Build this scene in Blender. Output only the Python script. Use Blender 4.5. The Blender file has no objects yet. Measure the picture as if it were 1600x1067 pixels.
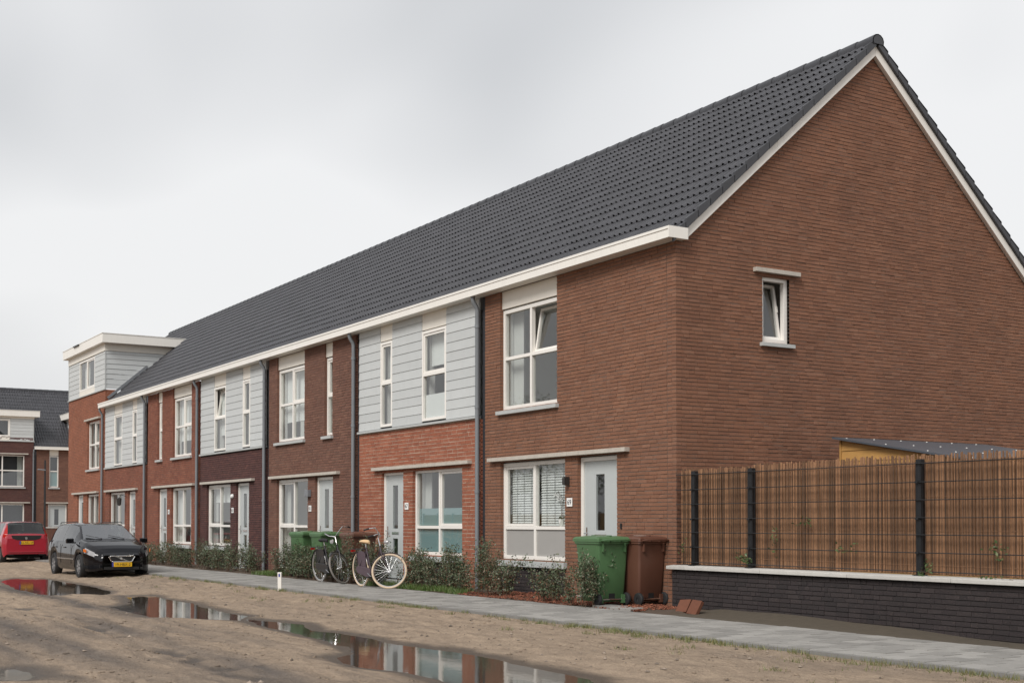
import bpy, math, random
import numpy as np
from mathutils import Vector, Matrix
rad = math.radians
rng = random.Random(11)
nrng = np.random.default_rng(5)
scene = bpy.context.scene
col = scene.collection

# ------------------------------------------------------------------ camera
cam = bpy.data.cameras.new('camera'); camo = bpy.data.objects.new('camera', cam); col.objects.link(camo)
scene.camera = camo
cam.sensor_width = 36; cam.lens = 45.18; cam.clip_end = 2000; cam.clip_start = .1
cam.shift_y = 0.1461
camo.location = (15.59, -12.627, 1.30)
camo.rotation_euler = (math.pi/2 + 0.0244, 0, math.pi/2 - 0.5535)

# ------------------------------------------------------------------ sky, sun, exposure
SUN_EL, SUN_AZ = rad(42), rad(150)          # soft light from the street side, behind thin cloud
world = bpy.data.worlds.new('World'); scene.world = world; world.use_nodes = True
nt = world.node_tree; nt.nodes.clear(); N = nt.nodes.new; LK = nt.links.new
out = N('ShaderNodeOutputWorld'); bg = N('ShaderNodeBackground'); LK(bg.outputs[0], out.inputs[0])
sky = N('ShaderNodeTexSky'); sky.sky_type = 'NISHITA'; sky.sun_disc = False
sky.sun_elevation = SUN_EL; sky.sun_rotation = SUN_AZ; sky.air_density = 1.5; sky.dust_density = 4
tc = N('ShaderNodeTexCoord'); mp = N('ShaderNodeMapping'); mp.inputs['Scale'].default_value = (1, 1, 1.7); mp.inputs['Location'].default_value = (3.1, 1.7, .6)
LK(tc.outputs['Generated'], mp.inputs[0])
n1 = N('ShaderNodeTexNoise'); n1.inputs['Scale'].default_value = 1.8; n1.inputs['Detail'].default_value = 2.6; n1.inputs['Roughness'].default_value = .45
n1.inputs['Distortion'].default_value = .35
LK(mp.outputs[0], n1.inputs[0])
cr = N('ShaderNodeValToRGB'); cr.color_ramp.elements[0].position = .34; cr.color_ramp.elements[1].position = .60
cr.color_ramp.elements[0].color = (2.75, 2.82, 2.95, 1); cr.color_ramp.elements[1].color = (4.75, 4.76, 4.80, 1)
LK(n1.outputs[0], cr.inputs[0])
mx = N('ShaderNodeMix'); mx.data_type = 'RGBA'; mx.inputs[0].default_value = .96   # cloud cover
LK(sky.outputs[0], mx.inputs[6]); LK(cr.outputs[0], mx.inputs[7])
LK(mx.outputs[2], bg.inputs[0]); bg.inputs[1].default_value = .10
sl = bpy.data.lights.new('sun', 'SUN'); sl.energy = 1.5; sl.angle = rad(24); sl.color = (1, .965, .92)
so = bpy.data.objects.new('sun', sl); col.objects.link(so)
# sun_rotation is measured from +Y clockwise (towards +X)
sd = Vector((math.sin(SUN_AZ)*math.cos(SUN_EL), math.cos(SUN_AZ)*math.cos(SUN_EL), math.sin(SUN_EL)))
so.rotation_euler = sd.to_track_quat('Z', 'Y').to_euler(); so.location = (0, -20, 30)
vs = scene.view_settings; vs.view_transform = 'Standard'; vs.look = 'None'; vs.exposure = 0.90; vs.gamma = 1
vs.use_curve_mapping = False
scene.render.engine = 'CYCLES'
scene.cycles.max_bounces = 8; scene.cycles.transparent_max_bounces = 16; scene.cycles.caustics_reflective = False

# ------------------------------------------------------------------ helpers
class MB:
    def __init__(s): s.v = []; s.f = []
    def add(s, vs, fs):
        o = len(s.v); s.v.extend([tuple(p) for p in vs]); s.f.extend([tuple(o+i for i in f) for f in fs]); return s
    def box(s, x0, x1, y0, y1, z0, z1):
        return s.add([(x0,y0,z0),(x1,y0,z0),(x1,y1,z0),(x0,y1,z0),(x0,y0,z1),(x1,y0,z1),(x1,y1,z1),(x0,y1,z1)],
                     [(0,3,2,1),(4,5,6,7),(0,1,5,4),(1,2,6,5),(2,3,7,6),(3,0,4,7)])
    def quad(s, a, b, c, d): return s.add([a,b,c,d], [(0,1,2,3)])
    def obox(s, c, ax, ay, az):                  # oriented box: centre and three half axes
        c, ax, ay, az = map(Vector, (c, ax, ay, az)); P = []
        for k in (-1, 1):
            for i, j in ((-1,-1),(1,-1),(1,1),(-1,1)): P.append(c+ax*i+ay*j+az*k)
        return s.add(P, [(0,3,2,1),(4,5,6,7),(0,1,5,4),(1,2,6,5),(2,3,7,6),(3,0,4,7)])
    def tube(s, pts, r, n=8, cap=True, closed=False):
        pts = [Vector(p) for p in pts]; m = len(pts); rs = r if isinstance(r, (list, tuple)) else [r]*m
        rings = []; up = None
        for i in range(m):
            if closed: d = pts[(i+1) % m]-pts[i-1]
            else: d = pts[min(i+1, m-1)]-pts[max(i-1, 0)]
            d.normalize()
            if up is None: up = Vector((0,0,1)) if abs(d.z) < .9 else Vector((1,0,0))
            a = d.cross(up); a.normalize(); b = a.cross(d); b.normalize(); up = b
            rings.append([pts[i]+(a*math.cos(t)+b*math.sin(t))*rs[i] for t in [2*math.pi*k/n for k in range(n)]])
        o = len(s.v)
        for R_ in rings: s.v.extend([tuple(p) for p in R_])
        mm = m if closed else m-1
        for i in range(mm):
            for k in range(n):
                a0 = o+i*n; b0 = o+((i+1) % m)*n
                s.f.append((a0+k, a0+(k+1) % n, b0+(k+1) % n, b0+k))
        if cap and not closed:
            s.f.append(tuple(o+k for k in range(n))[::-1]); s.f.append(tuple(o+(m-1)*n+k for k in range(n)))
        return s
    def lathe(s, prof, n=24, axis='y', c=(0,0,0), closed=False):  # prof: (radius, along axis)
        o = len(s.v); m = len(prof)
        for r, a in prof:
            for k in range(n):
                t = 2*math.pi*k/n; u, w = r*math.cos(t), r*math.sin(t)
                p = {'y': (u, a, w), 'z': (u, w, a), 'x': (a, u, w)}[axis]
                s.v.append((p[0]+c[0], p[1]+c[1], p[2]+c[2]))
        for i in range(m if closed else m-1):
            for k in range(n):
                a0 = o+i*n; b0 = o+((i+1) % m)*n
                s.f.append((a0+k, a0+(k+1) % n, b0+(k+1) % n, b0+k))
        return s
    def prism(s, poly, y0, y1):                   # polygon in x,z extruded along y
        n = len(poly)
        return s.add([(x,y0,z) for x,z in poly]+[(x,y1,z) for x,z in poly],
              [tuple(range(n))[::-1], tuple(range(n,2*n))]+[(i,(i+1)%n,n+(i+1)%n,n+i) for i in range(n)])
    def mesh(s, name):
        me = bpy.data.meshes.new(name); me.from_pydata(s.v, [], s.f); me.update(); return me
    def build(s, name, m, parent=None, smooth=False, bevel=0, loc=None, rot=None):
        return link(name, s.mesh(name), m, parent, smooth, bevel, loc, rot)
    def xf(s, M):
        s.v = [tuple(M @ Vector(p)) for p in s.v]; return s
def link(name, me, m, parent=None, smooth=False, bevel=0, loc=None, rot=None):
    if m and not me.materials: me.materials.append(m)
    if smooth:
        me.polygons.foreach_set('use_smooth', [True]*len(me.polygons))
        if smooth != 'full': me.set_sharp_from_angle(angle=rad(40))
    o = bpy.data.objects.new(name, me); col.objects.link(o)
    if parent: o.parent = parent
    if loc: o.location = loc
    if rot: o.rotation_euler = rot
    if bevel:
        b = o.modifiers.new('bevel', 'BEVEL'); b.width = bevel; b.segments = 2; b.limit_method = 'ANGLE'
    return o
def tag(o, label=None, cat=None, group=None, kind=None):
    if label: o['label'] = label
    if cat: o['category'] = cat
    if group: o['group'] = group
    if kind: o['kind'] = kind
    return o
def empty(name, loc, rz=0, label=None, cat=None, group=None):
    o = bpy.data.objects.new(name, None); col.objects.link(o); o.location = loc; o.rotation_euler = (0,0,rz)
    o.empty_display_size = .2
    return tag(o, label, cat, group)
def copy_tree(o, parent=None):
    c = o.copy(); col.objects.link(c); c.parent = parent
    for ch in list(o.children): copy_tree(ch, c)
    return c
def text(s, size, m, parent, loc, rot, name='lettering'):
    cu = bpy.data.curves.new('t', 'FONT'); cu.body = s; cu.size = size; cu.align_x = 'CENTER'; cu.align_y = 'CENTER'; cu.extrude = .0015
    ob = bpy.data.objects.new('t', cu); col.objects.link(ob)
    me = bpy.data.meshes.new_from_object(ob.evaluated_get(bpy.context.evaluated_depsgraph_get()))
    bpy.data.objects.remove(ob); bpy.data.curves.remove(cu)
    me.materials.clear()
    return link(name, me, m, parent, loc=loc, rot=rot)

# ------------------------------------------------------------------ materials
def newmat(name):
    m = bpy.data.materials.new(name); m.use_nodes = True
    t = m.node_tree; b = t.nodes['Principled BSDF']; return m, t, b
def mixc(t, fac, a, b, blend='MIX'):
    n = t.nodes.new('ShaderNodeMix'); n.data_type = 'RGBA'; n.blend_type = blend
    if isinstance(fac, (int, float)): n.inputs[0].default_value = fac
    else: t.links.new(fac, n.inputs[0])
    for i, c in ((6, a), (7, b)):
        if isinstance(c, tuple): n.inputs[i].default_value = (*c[:3], 1)
        else: t.links.new(c, n.inputs[i])
    return n.outputs[2]
def noise(t, scale, detail=4, rough=.55, vec=None, mapscale=None):
    g = t.nodes.new('ShaderNodeNewGeometry'); n = t.nodes.new('ShaderNodeTexNoise')
    n.inputs['Scale'].default_value = scale; n.inputs['Detail'].default_value = detail; n.inputs['Roughness'].default_value = rough
    v = vec or g.outputs['Position']
    if mapscale:
        mp = t.nodes.new('ShaderNodeMapping'); mp.inputs['Scale'].default_value = mapscale; t.links.new(v, mp.inputs[0]); v = mp.outputs[0]
    t.links.new(v, n.inputs['Vector']); return n.outputs[0]
def mathn(t, op, a, b=None, clamp=False):
    n = t.nodes.new('ShaderNodeMath'); n.operation = op; n.use_clamp = clamp
    for i, c in ((0, a), (1, b)):
        if c is None: continue
        if isinstance(c, (int, float)): n.inputs[i].default_value = c
        else: t.links.new(c, n.inputs[i])
    return n.outputs[0]
def ramp(t, fac, stops):
    n = t.nodes.new('ShaderNodeValToRGB'); t.links.new(fac, n.inputs[0]); e = n.color_ramp.elements
    while len(e) < len(stops): e.new(.5)
    for k, (p, c) in enumerate(stops): e[k].position = p; e[k].color = (*c, 1) if len(c) == 3 else c
    return n.outputs[0]
def bump(t, b, h, strength, dist=.01):
    n = t.nodes.new('ShaderNodeBump'); n.inputs['Strength'].default_value = strength; n.inputs['Distance'].default_value = dist
    t.links.new(h, n.inputs['Height']); t.links.new(n.outputs[0], b.inputs['Normal'])
def island(t):
    g = t.nodes.new('ShaderNodeNewGeometry'); o = t.nodes.new('ShaderNodeObjectInfo')
    return mathn(t, 'FRACT', mathn(t, 'ADD', g.outputs['Random Per Island'], o.outputs['Random']))
def mat(name, c, rough=.6, var=.12, scale=6, bmp=0, bscale=60, metal=0, spec=.5, isl=0, coat=0, dirt=0):
    m, t, b = newmat(name)
    lo = tuple(x*(1-var) for x in c); hi = tuple(min(1, x*(1+var)) for x in c)
    cc = mixc(t, noise(t, scale, 5, .6), lo, hi)
    if isl:
        v = mathn(t, 'ADD', mathn(t, 'MULTIPLY', island(t), 2*isl), 1-isl)
        cb = t.nodes.new('ShaderNodeCombineColor'); [t.links.new(v, cb.inputs[i]) for i in range(3)]
        cc = mixc(t, 1.0, cc, cb.outputs[0], 'MULTIPLY')
    if dirt:   # streaky grime with its own shape
        d = noise(t, 1.0, 6, .65, mapscale=(9, 9, 1.2))
        cc = mixc(t, mathn(t, 'MULTIPLY', ramp_f(t, d, .5, .8), dirt), cc, tuple(x*.55 for x in c))
    t.links.new(cc, b.inputs['Base Color'])
    b.inputs['Roughness'].default_value = rough; b.inputs['Metallic'].default_value = metal
    b.inputs['Specular IOR Level'].default_value = spec
    if coat: b.inputs['Coat Weight'].default_value = coat; b.inputs['Coat Roughness'].default_value = .05
    if bmp: bump(t, b, noise(t, bscale, 5, .6), bmp, .01)
    return m
def ramp_f(t, x, a, b_):
    n = t.nodes.new('ShaderNodeMapRange'); n.inputs[1].default_value = a; n.inputs[2].default_value = b_; t.links.new(x, n.inputs[0]); return n.outputs[0]
def brickmat(name, stops, mott=.30, bmp=.5):
    m, t, b = newmat(name)
    c = ramp(t, island(t), stops)
    big = noise(t, 1.1, 4, .6)
    c = mixc(t, ramp_f(t, big, .3, .7), mixc(t, .22, c, (.02, .015, .015)), c)
    n1 = noise(t, 28, 5, .7)
    c = mixc(t, mathn(t, 'MULTIPLY', ramp_f(t, n1, .45, .75), mott*1.6), c, (.035, .025, .028))
    n2 = noise(t, 70, 3, .6)
    c = mixc(t, mathn(t, 'MULTIPLY', ramp_f(t, n2, .60, .8), .35), c, (.34, .24, .19))
    t.links.new(c, b.inputs['Base Color']); b.inputs['Roughness'].default_value = .88; b.inputs['Specular IOR Level'].default_value = .3
    bump(t, b, mathn(t, 'ADD', noise(t, 45, 5, .7), noise(t, 160, 2, .5)), bmp, .006)
    return m
def ev(*cs): return [(i/(len(cs)-1), c) for i, c in enumerate(cs)]
M = {}
M['brick_brown'] = brickmat('brown_brick', ev((.235,.112,.068),(.252,.121,.073),(.240,.112,.067),(.272,.130,.078),(.243,.119,.075),(.225,.104,.063),(.285,.143,.090),(.246,.115,.069)), mott=.16)
M['brick_orange'] = brickmat('orange_brick', ev((.31,.108,.063),(.35,.125,.072),(.33,.112,.063),(.38,.145,.088),(.29,.100,.060),(.34,.118,.068)), mott=.16)
M['brick_umber'] = brickmat('umber_brick', ev((.185,.092,.065),(.21,.102,.072),(.170,.082,.060),(.235,.118,.082),(.19,.090,.064)))
M['brick_plum'] = brickmat('plum_brick', ev((.105,.048,.043),(.125,.055,.048),(.095,.042,.040),(.14,.062,.052)))
M['brick_red'] = brickmat('red_brick', ev((.245,.090,.058),(.28,.103,.064),(.225,.080,.053),(.31,.122,.076),(.24,.088,.058)))
M['brick_rust'] = brickmat('rust_brick', ev((.32,.122,.070),(.36,.138,.080),(.30,.112,.066),(.38,.152,.090)))
M['brick_dark'] = brickmat('black_brick', ev((.036,.030,.031),(.044,.036,.037),(.032,.028,.029),(.050,.041,.041),(.038,.032,.033)), mott=.2)
def mortar(n, c): return mat(n, c, .95, .25, 14, .5, 120, spec=.1)
M['mortar_dark'] = mortar('dark_mortar', (.15,.118,.100)); M['mortar_light'] = mortar('light_mortar', (.46,.36,.285))
M['mortar_mid'] = mortar('grey_mortar', (.15,.11,.09)); M['mortar_black'] = mortar('black_mortar', (.040,.036,.036))
M['recess'] = mat('dark_recess_and_room', (.030,.032,.038), .7, .2)
M['tile'] = mat('anthracite_roof_tile', (.052,.052,.058), .36, .14, 2.5, .25, 90, isl=.16, spec=.5)
M['verge'] = mat('anthracite_verge_tile', (.045,.046,.052), .45, .14, 4, .2, 80, isl=.12)
M['white'] = mat('cream_painted_board', (.80,.775,.725), .42, .05, 2, .05, 40, dirt=.16)
M['frame'] = mat('white_painted_frame', (.80,.775,.73), .35, .04, 3)
M['panel'] = mat('cream_panel', (.76,.725,.655), .5, .05, 2, dirt=.12)
M['clad'] = mat('pale_grey_cladding', (.505,.525,.525), .6, .06, 5, .22, 70, isl=.05, dirt=.12)
M['door'] = mat('pale_grey_door', (.46,.49,.49), .38, .04, 3)
M['stone'] = mat('grey_stone_sill', (.43,.445,.44), .7, .12, 8, .2, 90)
M['concrete'] = mat('concrete_lintel', (.46,.425,.375), .85, .22, 7, .35, 60, dirt=.35)
M['coping'] = mat('pale_concrete_coping', (.52,.505,.475), .85, .16, 9, .3, 70, isl=.05, dirt=.2)
M['pipe'] = mat('grey_plastic_pipe', (.185,.20,.215), .4, .08, 3)
M['zinc'] = mat('lead_flashing', (.19,.20,.215), .5, .2, 6)
M['black'] = mat('black_metal', (.012,.013,.015), .42, .2, 8)
M['rubber'] = mat('black_rubber', (.014,.014,.015), .75, .2, 12)
M['chrome'] = mat('brushed_chrome', (.72,.72,.72), .18, .05, 8, metal=1)
M['plaster'] = mat('interior_plaster', (.78,.77,.74), .9, .05, 2)
M['floor'] = mat('interior_floor', (.25,.19,.13), .7, .2, 3)
M['blind'] = mat('white_blind', (.78,.79,.78), .6, .04, 3)
M['curtain'] = mat('pale_curtain', (.62,.62,.60), .9, .12, 3)
M['infill'] = mat('grey_infill_panel', (.34,.33,.315), .55, .06, 3)
M['teal'] = mat('frosted_teal_film', (.22,.34,.35), .5, .1, 1)
M['plate'] = mat('white_number_plate', (.82,.82,.80), .3, .03)
M['ink'] = mat('black_print', (.015,.015,.018), .5, .05)
M['yellow'] = mat('yellow_plate', (.75,.44,.015), .4, .06, 20)
M['blue'] = mat('blue_plate_band', (.05,.06,.30), .4, .05)
M['wood'] = mat('varnished_pine', (.42,.235,.075), .55, .25, 5, .2, 40, isl=.14)
M['reed'] = mat('split_willow', (.230,.122,.064), .8, .32, 22, .35, 60, isl=.5)
M['sheetroof'] = mat('anthracite_roof_sheet', (.075,.085,.10), .45, .15, 3)
M['soil'] = mat('dark_garden_soil', (.085,.060,.042), .95, .35, 9, .8, 40)
M['mulch'] = mat('red_bark_mulch', (.19,.068,.038), .9, .3, 30, .3, 80, isl=.5)
M['paver'] = mat('grey_concrete_paver', (.272,.262,.245), .85, .18, 5, .3, 90, isl=.20, dirt=.25)
M['joint'] = mat('sandy_paving_joint', (.075,.068,.058), .95, .3, 20)
M['kerb'] = mat('concrete_kerb', (.20,.195,.185), .9, .2, 6, .3, 60)
M['stone_chip'] = mat('sand_pebble', (.21,.17,.135), .9, .3, 20, isl=.55)
M['greenbin'] = mat('green_bin_plastic', (.072,.150,.064), .42, .10, 4, .05, 120, dirt=.15)
M['brownbin'] = mat('brown_bin_plastic', (.115,.050,.032), .45, .10, 4, .05, 120, dirt=.15)
M['sticker'] = mat('white_sticker', (.75,.74,.70), .5, .05)
M['ysticker'] = mat('yellow_sticker', (.62,.50,.03), .5, .05)
M['redbrick'] = mat('loose_clay_paver', (.125,.045,.024), .85, .25, 20, .4, 60, isl=.15)
M['bark'] = mat('brown_twig', (.10,.065,.04), .9, .3, 20)
M['cream_tyre'] = mat('cream_rubber', (.60,.47,.34), .7, .1, 10)
M['grey_tyre'] = mat('dusty_tyre_wall', (.20,.185,.17), .75, .1, 10)
M['saddle'] = mat('tan_saddle_leather', (.62,.43,.24), .6, .1, 10)
M['bikepaint'] = mat('plum_bike_paint', (.045,.030,.038), .3, .1, 6, coat=.4)
M['guard'] = mat('plum_skirt_guard', (.085,.058,.072), .5, .15, 10)
M['bikeblack'] = mat('black_bike_paint', (.014,.014,.016), .3, .1, 6, coat=.4)
M['lamp'] = mat('lamp_lens', (.36,.36,.37), .10, .02, spec=.9)
M['pot'] = mat('white_pot', (.75,.75,.72), .35, .04)
M['petal'] = mat('white_orchid', (.85,.83,.82), .6, .04)
M['reflector'] = mat('red_lens', (.40,.012,.010), .15, .05)
M['amber'] = mat('amber_lens', (.60,.14,.02), .15, .05)
M['carblack'] = mat('black_car_paint', (.006,.006,.008), .06, .08, 3, spec=.42)
M['carred'] = mat('red_car_paint', (.33,.012,.028), .28, .06, 3, coat=.8)
M['trim'] = mat('black_car_trim', (.014,.014,.015), .5, .15, 8)
M['underbody'] = mat('underbody', (.008,.008,.008), .9, .1)
M['alloy'] = mat('dusty_alloy', (.38,.38,.39), .4, .12, 10, metal=.7)
M['brass'] = mat('black_wall_lamp', (.03,.028,.026), .45, .1)
def leafmat(name, stops, rough=.5):
    m, t, b = newmat(name); c = ramp(t, island(t), stops)
    t.links.new(c, b.inputs['Base Color']); b.inputs['Roughness'].default_value = rough
    b.inputs['Subsurface Weight'].default_value = 0
    return m
M['leaf'] = leafmat('privet_leaf', ev((.050,.078,.038),(.082,.115,.056),(.062,.094,.048),(.115,.142,.078),(.075,.098,.058),(.14,.135,.082),(.125,.08,.048)))
M['dryleaf'] = leafmat('dry_leaf', ev((.12,.06,.03),(.17,.085,.045),(.09,.05,.028),(.10,.09,.04)))
M['grass'] = leafmat('grass_blade', ev((.055,.11,.022),(.085,.15,.03),(.10,.15,.04),(.13,.14,.05)))
M['verge_grass'] = leafmat('weedy_grass', ev((.10,.13,.035),(.15,.16,.055),(.21,.18,.08),(.10,.14,.04)))
M['ivy'] = leafmat('ivy_leaf', ev((.035,.07,.022),(.07,.11,.035),(.12,.14,.05)))
# window glass: mirror-like reflection by angle, the rest passes through
def glassmat(name, ior, tint):
    m, t, b = newmat(name); t.nodes.remove(b); o = t.nodes['Material Output']
    tr = t.nodes.new('ShaderNodeBsdfTransparent'); tr.inputs[0].default_value = (*tint, 1)
    gl = t.nodes.new('ShaderNodeBsdfGlossy'); gl.inputs['Roughness'].default_value = .015
    fr = t.nodes.new('ShaderNodeFresnel'); g_ = t.nodes.new('ShaderNodeNewGeometry')
    # a pane is a thin sheet: it reflects alike from both sides
    t.links.new(mathn(t, 'ADD', mathn(t, 'MULTIPLY', g_.outputs['Backfacing'], 1/ior-ior), ior), fr.inputs[0])
    ms = t.nodes.new('ShaderNodeMixShader'); t.links.new(fr.outputs[0], ms.inputs[0]); t.links.new(tr.outputs[0], ms.inputs[1]); t.links.new(gl.outputs[0], ms.inputs[2])
    t.links.new(ms.outputs[0], o.inputs[0]); return m
M['glass'] = glassmat('window_glass', 2.3, (.92,.95,.94)); M['carglass'] = glassmat('tinted_car_glass', 5.0, (.35,.39,.39)); M['darkglass'] = glassmat('privacy_glass', 1.9, (.10,.12,.12)); M['screen'] = glassmat('windscreen_glass', 6.5, (.6,.64,.64))
# sand
m, t, b = newmat('sand_ground'); M['sand'] = m
st = noise(t, .55, 6, .66, mapscale=(.35, 1.3, 1)); fi = noise(t, 5, 8, .76, mapscale=(.5, 1.3, 1)); gr = noise(t, 42, 4, .7)
sx = t.nodes.new('ShaderNodeSeparateXYZ'); g = t.nodes.new('ShaderNodeNewGeometry'); t.links.new(g.outputs['Position'], sx.inputs[0])
road = mathn(t, 'SUBTRACT', 1, ramp_f(t, sx.outputs[1], -7.4, -5.8))           # trodden, gravelly lane away from the pavement
lane = noise(t, 1.0, 3, .5, mapscale=(.05, 1.15, 0))
f1 = mathn(t, 'ADD', mathn(t, 'MULTIPLY', road, .34), mathn(t, 'MULTIPLY', mathn(t, 'SUBTRACT', st, .5), 1.9))
f1 = mathn(t, 'ADD', f1, mathn(t, 'MULTIPLY', mathn(t, 'SUBTRACT', lane, .5), mathn(t, 'ADD', mathn(t, 'MULTIPLY', road, 4.2), .6)))
c = mixc(t, mathn(t, 'ADD', f1, -.04, True), (.45,.345,.250), (.150,.130,.116))
c = mixc(t, ramp_f(t, fi, .36, .64), mixc(t, .46, c, (.075,.057,.045)), c)
c = mixc(t, ramp_f(t, gr, .38, .62), mixc(t, .30, c, (.06,.045,.035)), c)
wet = mathn(t, 'SUBTRACT', 1, ramp_f(t, mathn(t, 'ADD', sx.outputs[2], mathn(t, 'MULTIPLY', mathn(t, 'SUBTRACT', fi, .5), .012)), -.163, -.146))
c = mixc(t, mathn(t, 'MULTIPLY', wet, .80), c, (.050,.038,.029))
t.links.new(c, b.inputs['Base Color'])
t.links.new(mathn(t, 'SUBTRACT', .95, mathn(t, 'MULTIPLY', wet, .42)), b.inputs['Roughness']); b.inputs['Specular IOR Level'].default_value = .3
bump(t, b, mathn(t, 'ADD', mathn(t, 'MULTIPLY', fi, 1.5), mathn(t, 'MULTIPLY', gr, .5)), .9, .04)
# puddle water
m, t, b = newmat('muddy_water'); M['water'] = m
b.inputs['Base Color'].default_value = (.055,.045,.034,1); b.inputs['Roughness'].default_value = .05; b.inputs['IOR'].default_value = 1.24
bump(t, b, noise(t, 4, 3, .55, mapscale=(1, 2.4, 1)), .06, .01)

# ------------------------------------------------------------------ ground
def vnoise(x, y, seed=0):
    xi = np.floor(x).astype(np.int64); yi = np.floor(y).astype(np.int64); xf = x-xi; yf = y-yi
    def h(a, b_):
        n = (a*374761393+b_*668265263+seed*974711) & 0xffffffff
        n = ((n ^ (n >> 13))*1274126177) & 0xffffffff
        return ((n ^ (n >> 16)) & 0xffff)/65535.
    u = xf*xf*(3-2*xf); v = yf*yf*(3-2*yf)
    return (h(xi,yi)*(1-u)+h(xi+1,yi)*u)*(1-v)+(h(xi,yi+1)*(1-u)+h(xi+1,yi+1)*u)*v-.5
def fbm(x, y, seed=0, o=4):
    s = 0; a = 1
    for k in range(o): s = s+a*vnoise(x*2**k, y*2**k, seed+k); a *= .5
    return s
PUD = {'a': (-.165, [(-18.5,-6.61),(-19.53,-6.21),(-20.2,-5.83),(-19.23,-5.38),(-16.1,-5.29),(-14.3,-5.29),(-11.9,-5.5),(-10.93,-5.98),(-11.88,-6.4),(-11.07,-6.85),(-12.01,-7.07),(-14.99,-6.95)]),
 'b': (-.168, [(-10.37,-5.72),(-10.3,-5.19),(-8.83,-5.28),(-7.25,-5.31),(-5.2,-5.54),(-3.82,-5.53),(-2.98,-5.94),(-3.46,-6.23),(-3.98,-6.56),(-4.35,-6.9),(-5.48,-6.85),(-7.15,-6.82),(-7.83,-6.25)]),
 'c': (-.171, [(-3.17,-5.77),(-2.59,-5.54),(-1.82,-5.45),(-.79,-5.69),(-.23,-5.56),(.43,-5.59),(1.05,-5.61),(1.52,-5.67),(2.04,-5.59),(2.64,-5.49),(3.48,-5.47),(4.22,-5.6),(4.83,-5.6),(5.67,-5.65),(6.36,-5.86),(7.2,-6.2),(7.3,-7.0),(6.47,-6.98),(5.27,-6.94),(4.32,-6.84),(3.94,-6.93),(3.54,-7.03),(2.59,-6.89),(2.32,-6.54),(1.62,-6.26),(.51,-6.15),(-.88,-6.02),(-2.16,-6.0)]),
 'e': (-.168, [(2.1,-10.3),(2.0,-10.1),(2.3,-9.98),(2.7,-10.0),(2.95,-10.17),(2.85,-10.35)])}
def sdist(px, py, poly):
    d = np.full(px.shape, 1e9); ins = np.zeros(px.shape, bool); n = len(poly)
    for i in range(n):
        ax, ay = poly[i]; bx, by = poly[(i+1) % n]; ex, ey = bx-ax, by-ay
        tt = np.clip(((px-ax)*ex+(py-ay)*ey)/(ex*ex+ey*ey), 0, 1)
        d = np.minimum(d, np.hypot(px-ax-tt*ex, py-ay-tt*ey))
        cnd = ((ay > py) != (by > py)) & (px < (bx-ax)*(py-ay)/((by-ay) if by != ay else 1e-9)+ax)
        ins ^= cnd
    return np.where(ins, -d, d)
def ground_z(X, Y):
    base = np.interp(Y, [-60,-14,-9,-7,-5.4,-4.2,-3.15,-3.05,0,60], [-.10,-.10,-.11,-.125,-.125,-.085,-.035,-.10,-.12,-.12])
    bumps = fbm(X*.55, Y*1.1, 3, 5)*.042+fbm(X*2.2, Y*4.0, 21, 4)*.042
    rut = np.exp(-((Y+8.3+.12*np.sin(X*.5))/.22)**2)+np.exp(-((Y+9.6+.12*np.sin(X*.5+.4))/.22)**2)
    fade = np.clip((-3.12-Y)/.3, 0, 1)
    z = base+bumps*fade-.034*rut*fade
    best = np.full(X.shape, 1e9); wl = np.full(X.shape, -.168)
    for k, (lv, poly) in PUD.items():
        s_ = sdist(X, Y, poly); wl = np.where(s_ < best, lv, wl); best = np.minimum(best, s_)
    best = best+fbm(X*1.6, Y*3.0, 9, 4)*.10*np.clip(1.2-np.abs(best), 0, 1)
    shore = wl+np.where(best < 0, np.maximum(best*.16, -.05), best*.055)
    w = np.clip(best/.9, 0, 1); w = w*w*(3-2*w)
    z2 = np.where(best < 0, shore, np.maximum(shore*(1-w)+z*w, wl+.004+np.minimum(best*.02, .02)))
    z2 = np.where(best < 1.2, z2, z)
    return np.where(Y > -3.1, base, z2)
def axis_lines(a, b_, st, far):
    L = list(np.arange(a, b_+1e-6, st)); g_ = st
    lo = []; x = a
    while x > -far: g_ *= 1.32; x -= g_; lo.append(x)
    hi = []; x = b_; g_ = st
    while x < far: g_ *= 1.32; x += g_; hi.append(x)
    return np.array(lo[::-1]+L+hi)
gx = axis_lines(-24, 9.5, .060, 600); gy = axis_lines(-11.2, -2.85, .045, 600)
GX, GY = np.meshgrid(gx, gy); GZ = ground_z(GX, GY)
nx, ny = len(gx), len(gy)
me = bpy.data.meshes.new('ground'); idx = np.arange(nx*ny).reshape(ny, nx)
fq = np.stack([idx[:-1,:-1], idx[:-1,1:], idx[1:,1:], idx[1:,:-1]], -1).reshape(-1, 4)
me.from_pydata(np.stack([GX, GY, GZ], -1).reshape(-1, 3).tolist(), [], fq.tolist())
tag(link('ground', me, M['sand'], smooth='full'), kind='structure')
def gz(x, y): return float(ground_z(np.array([float(x)]), np.array([float(y)]))[0])
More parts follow.
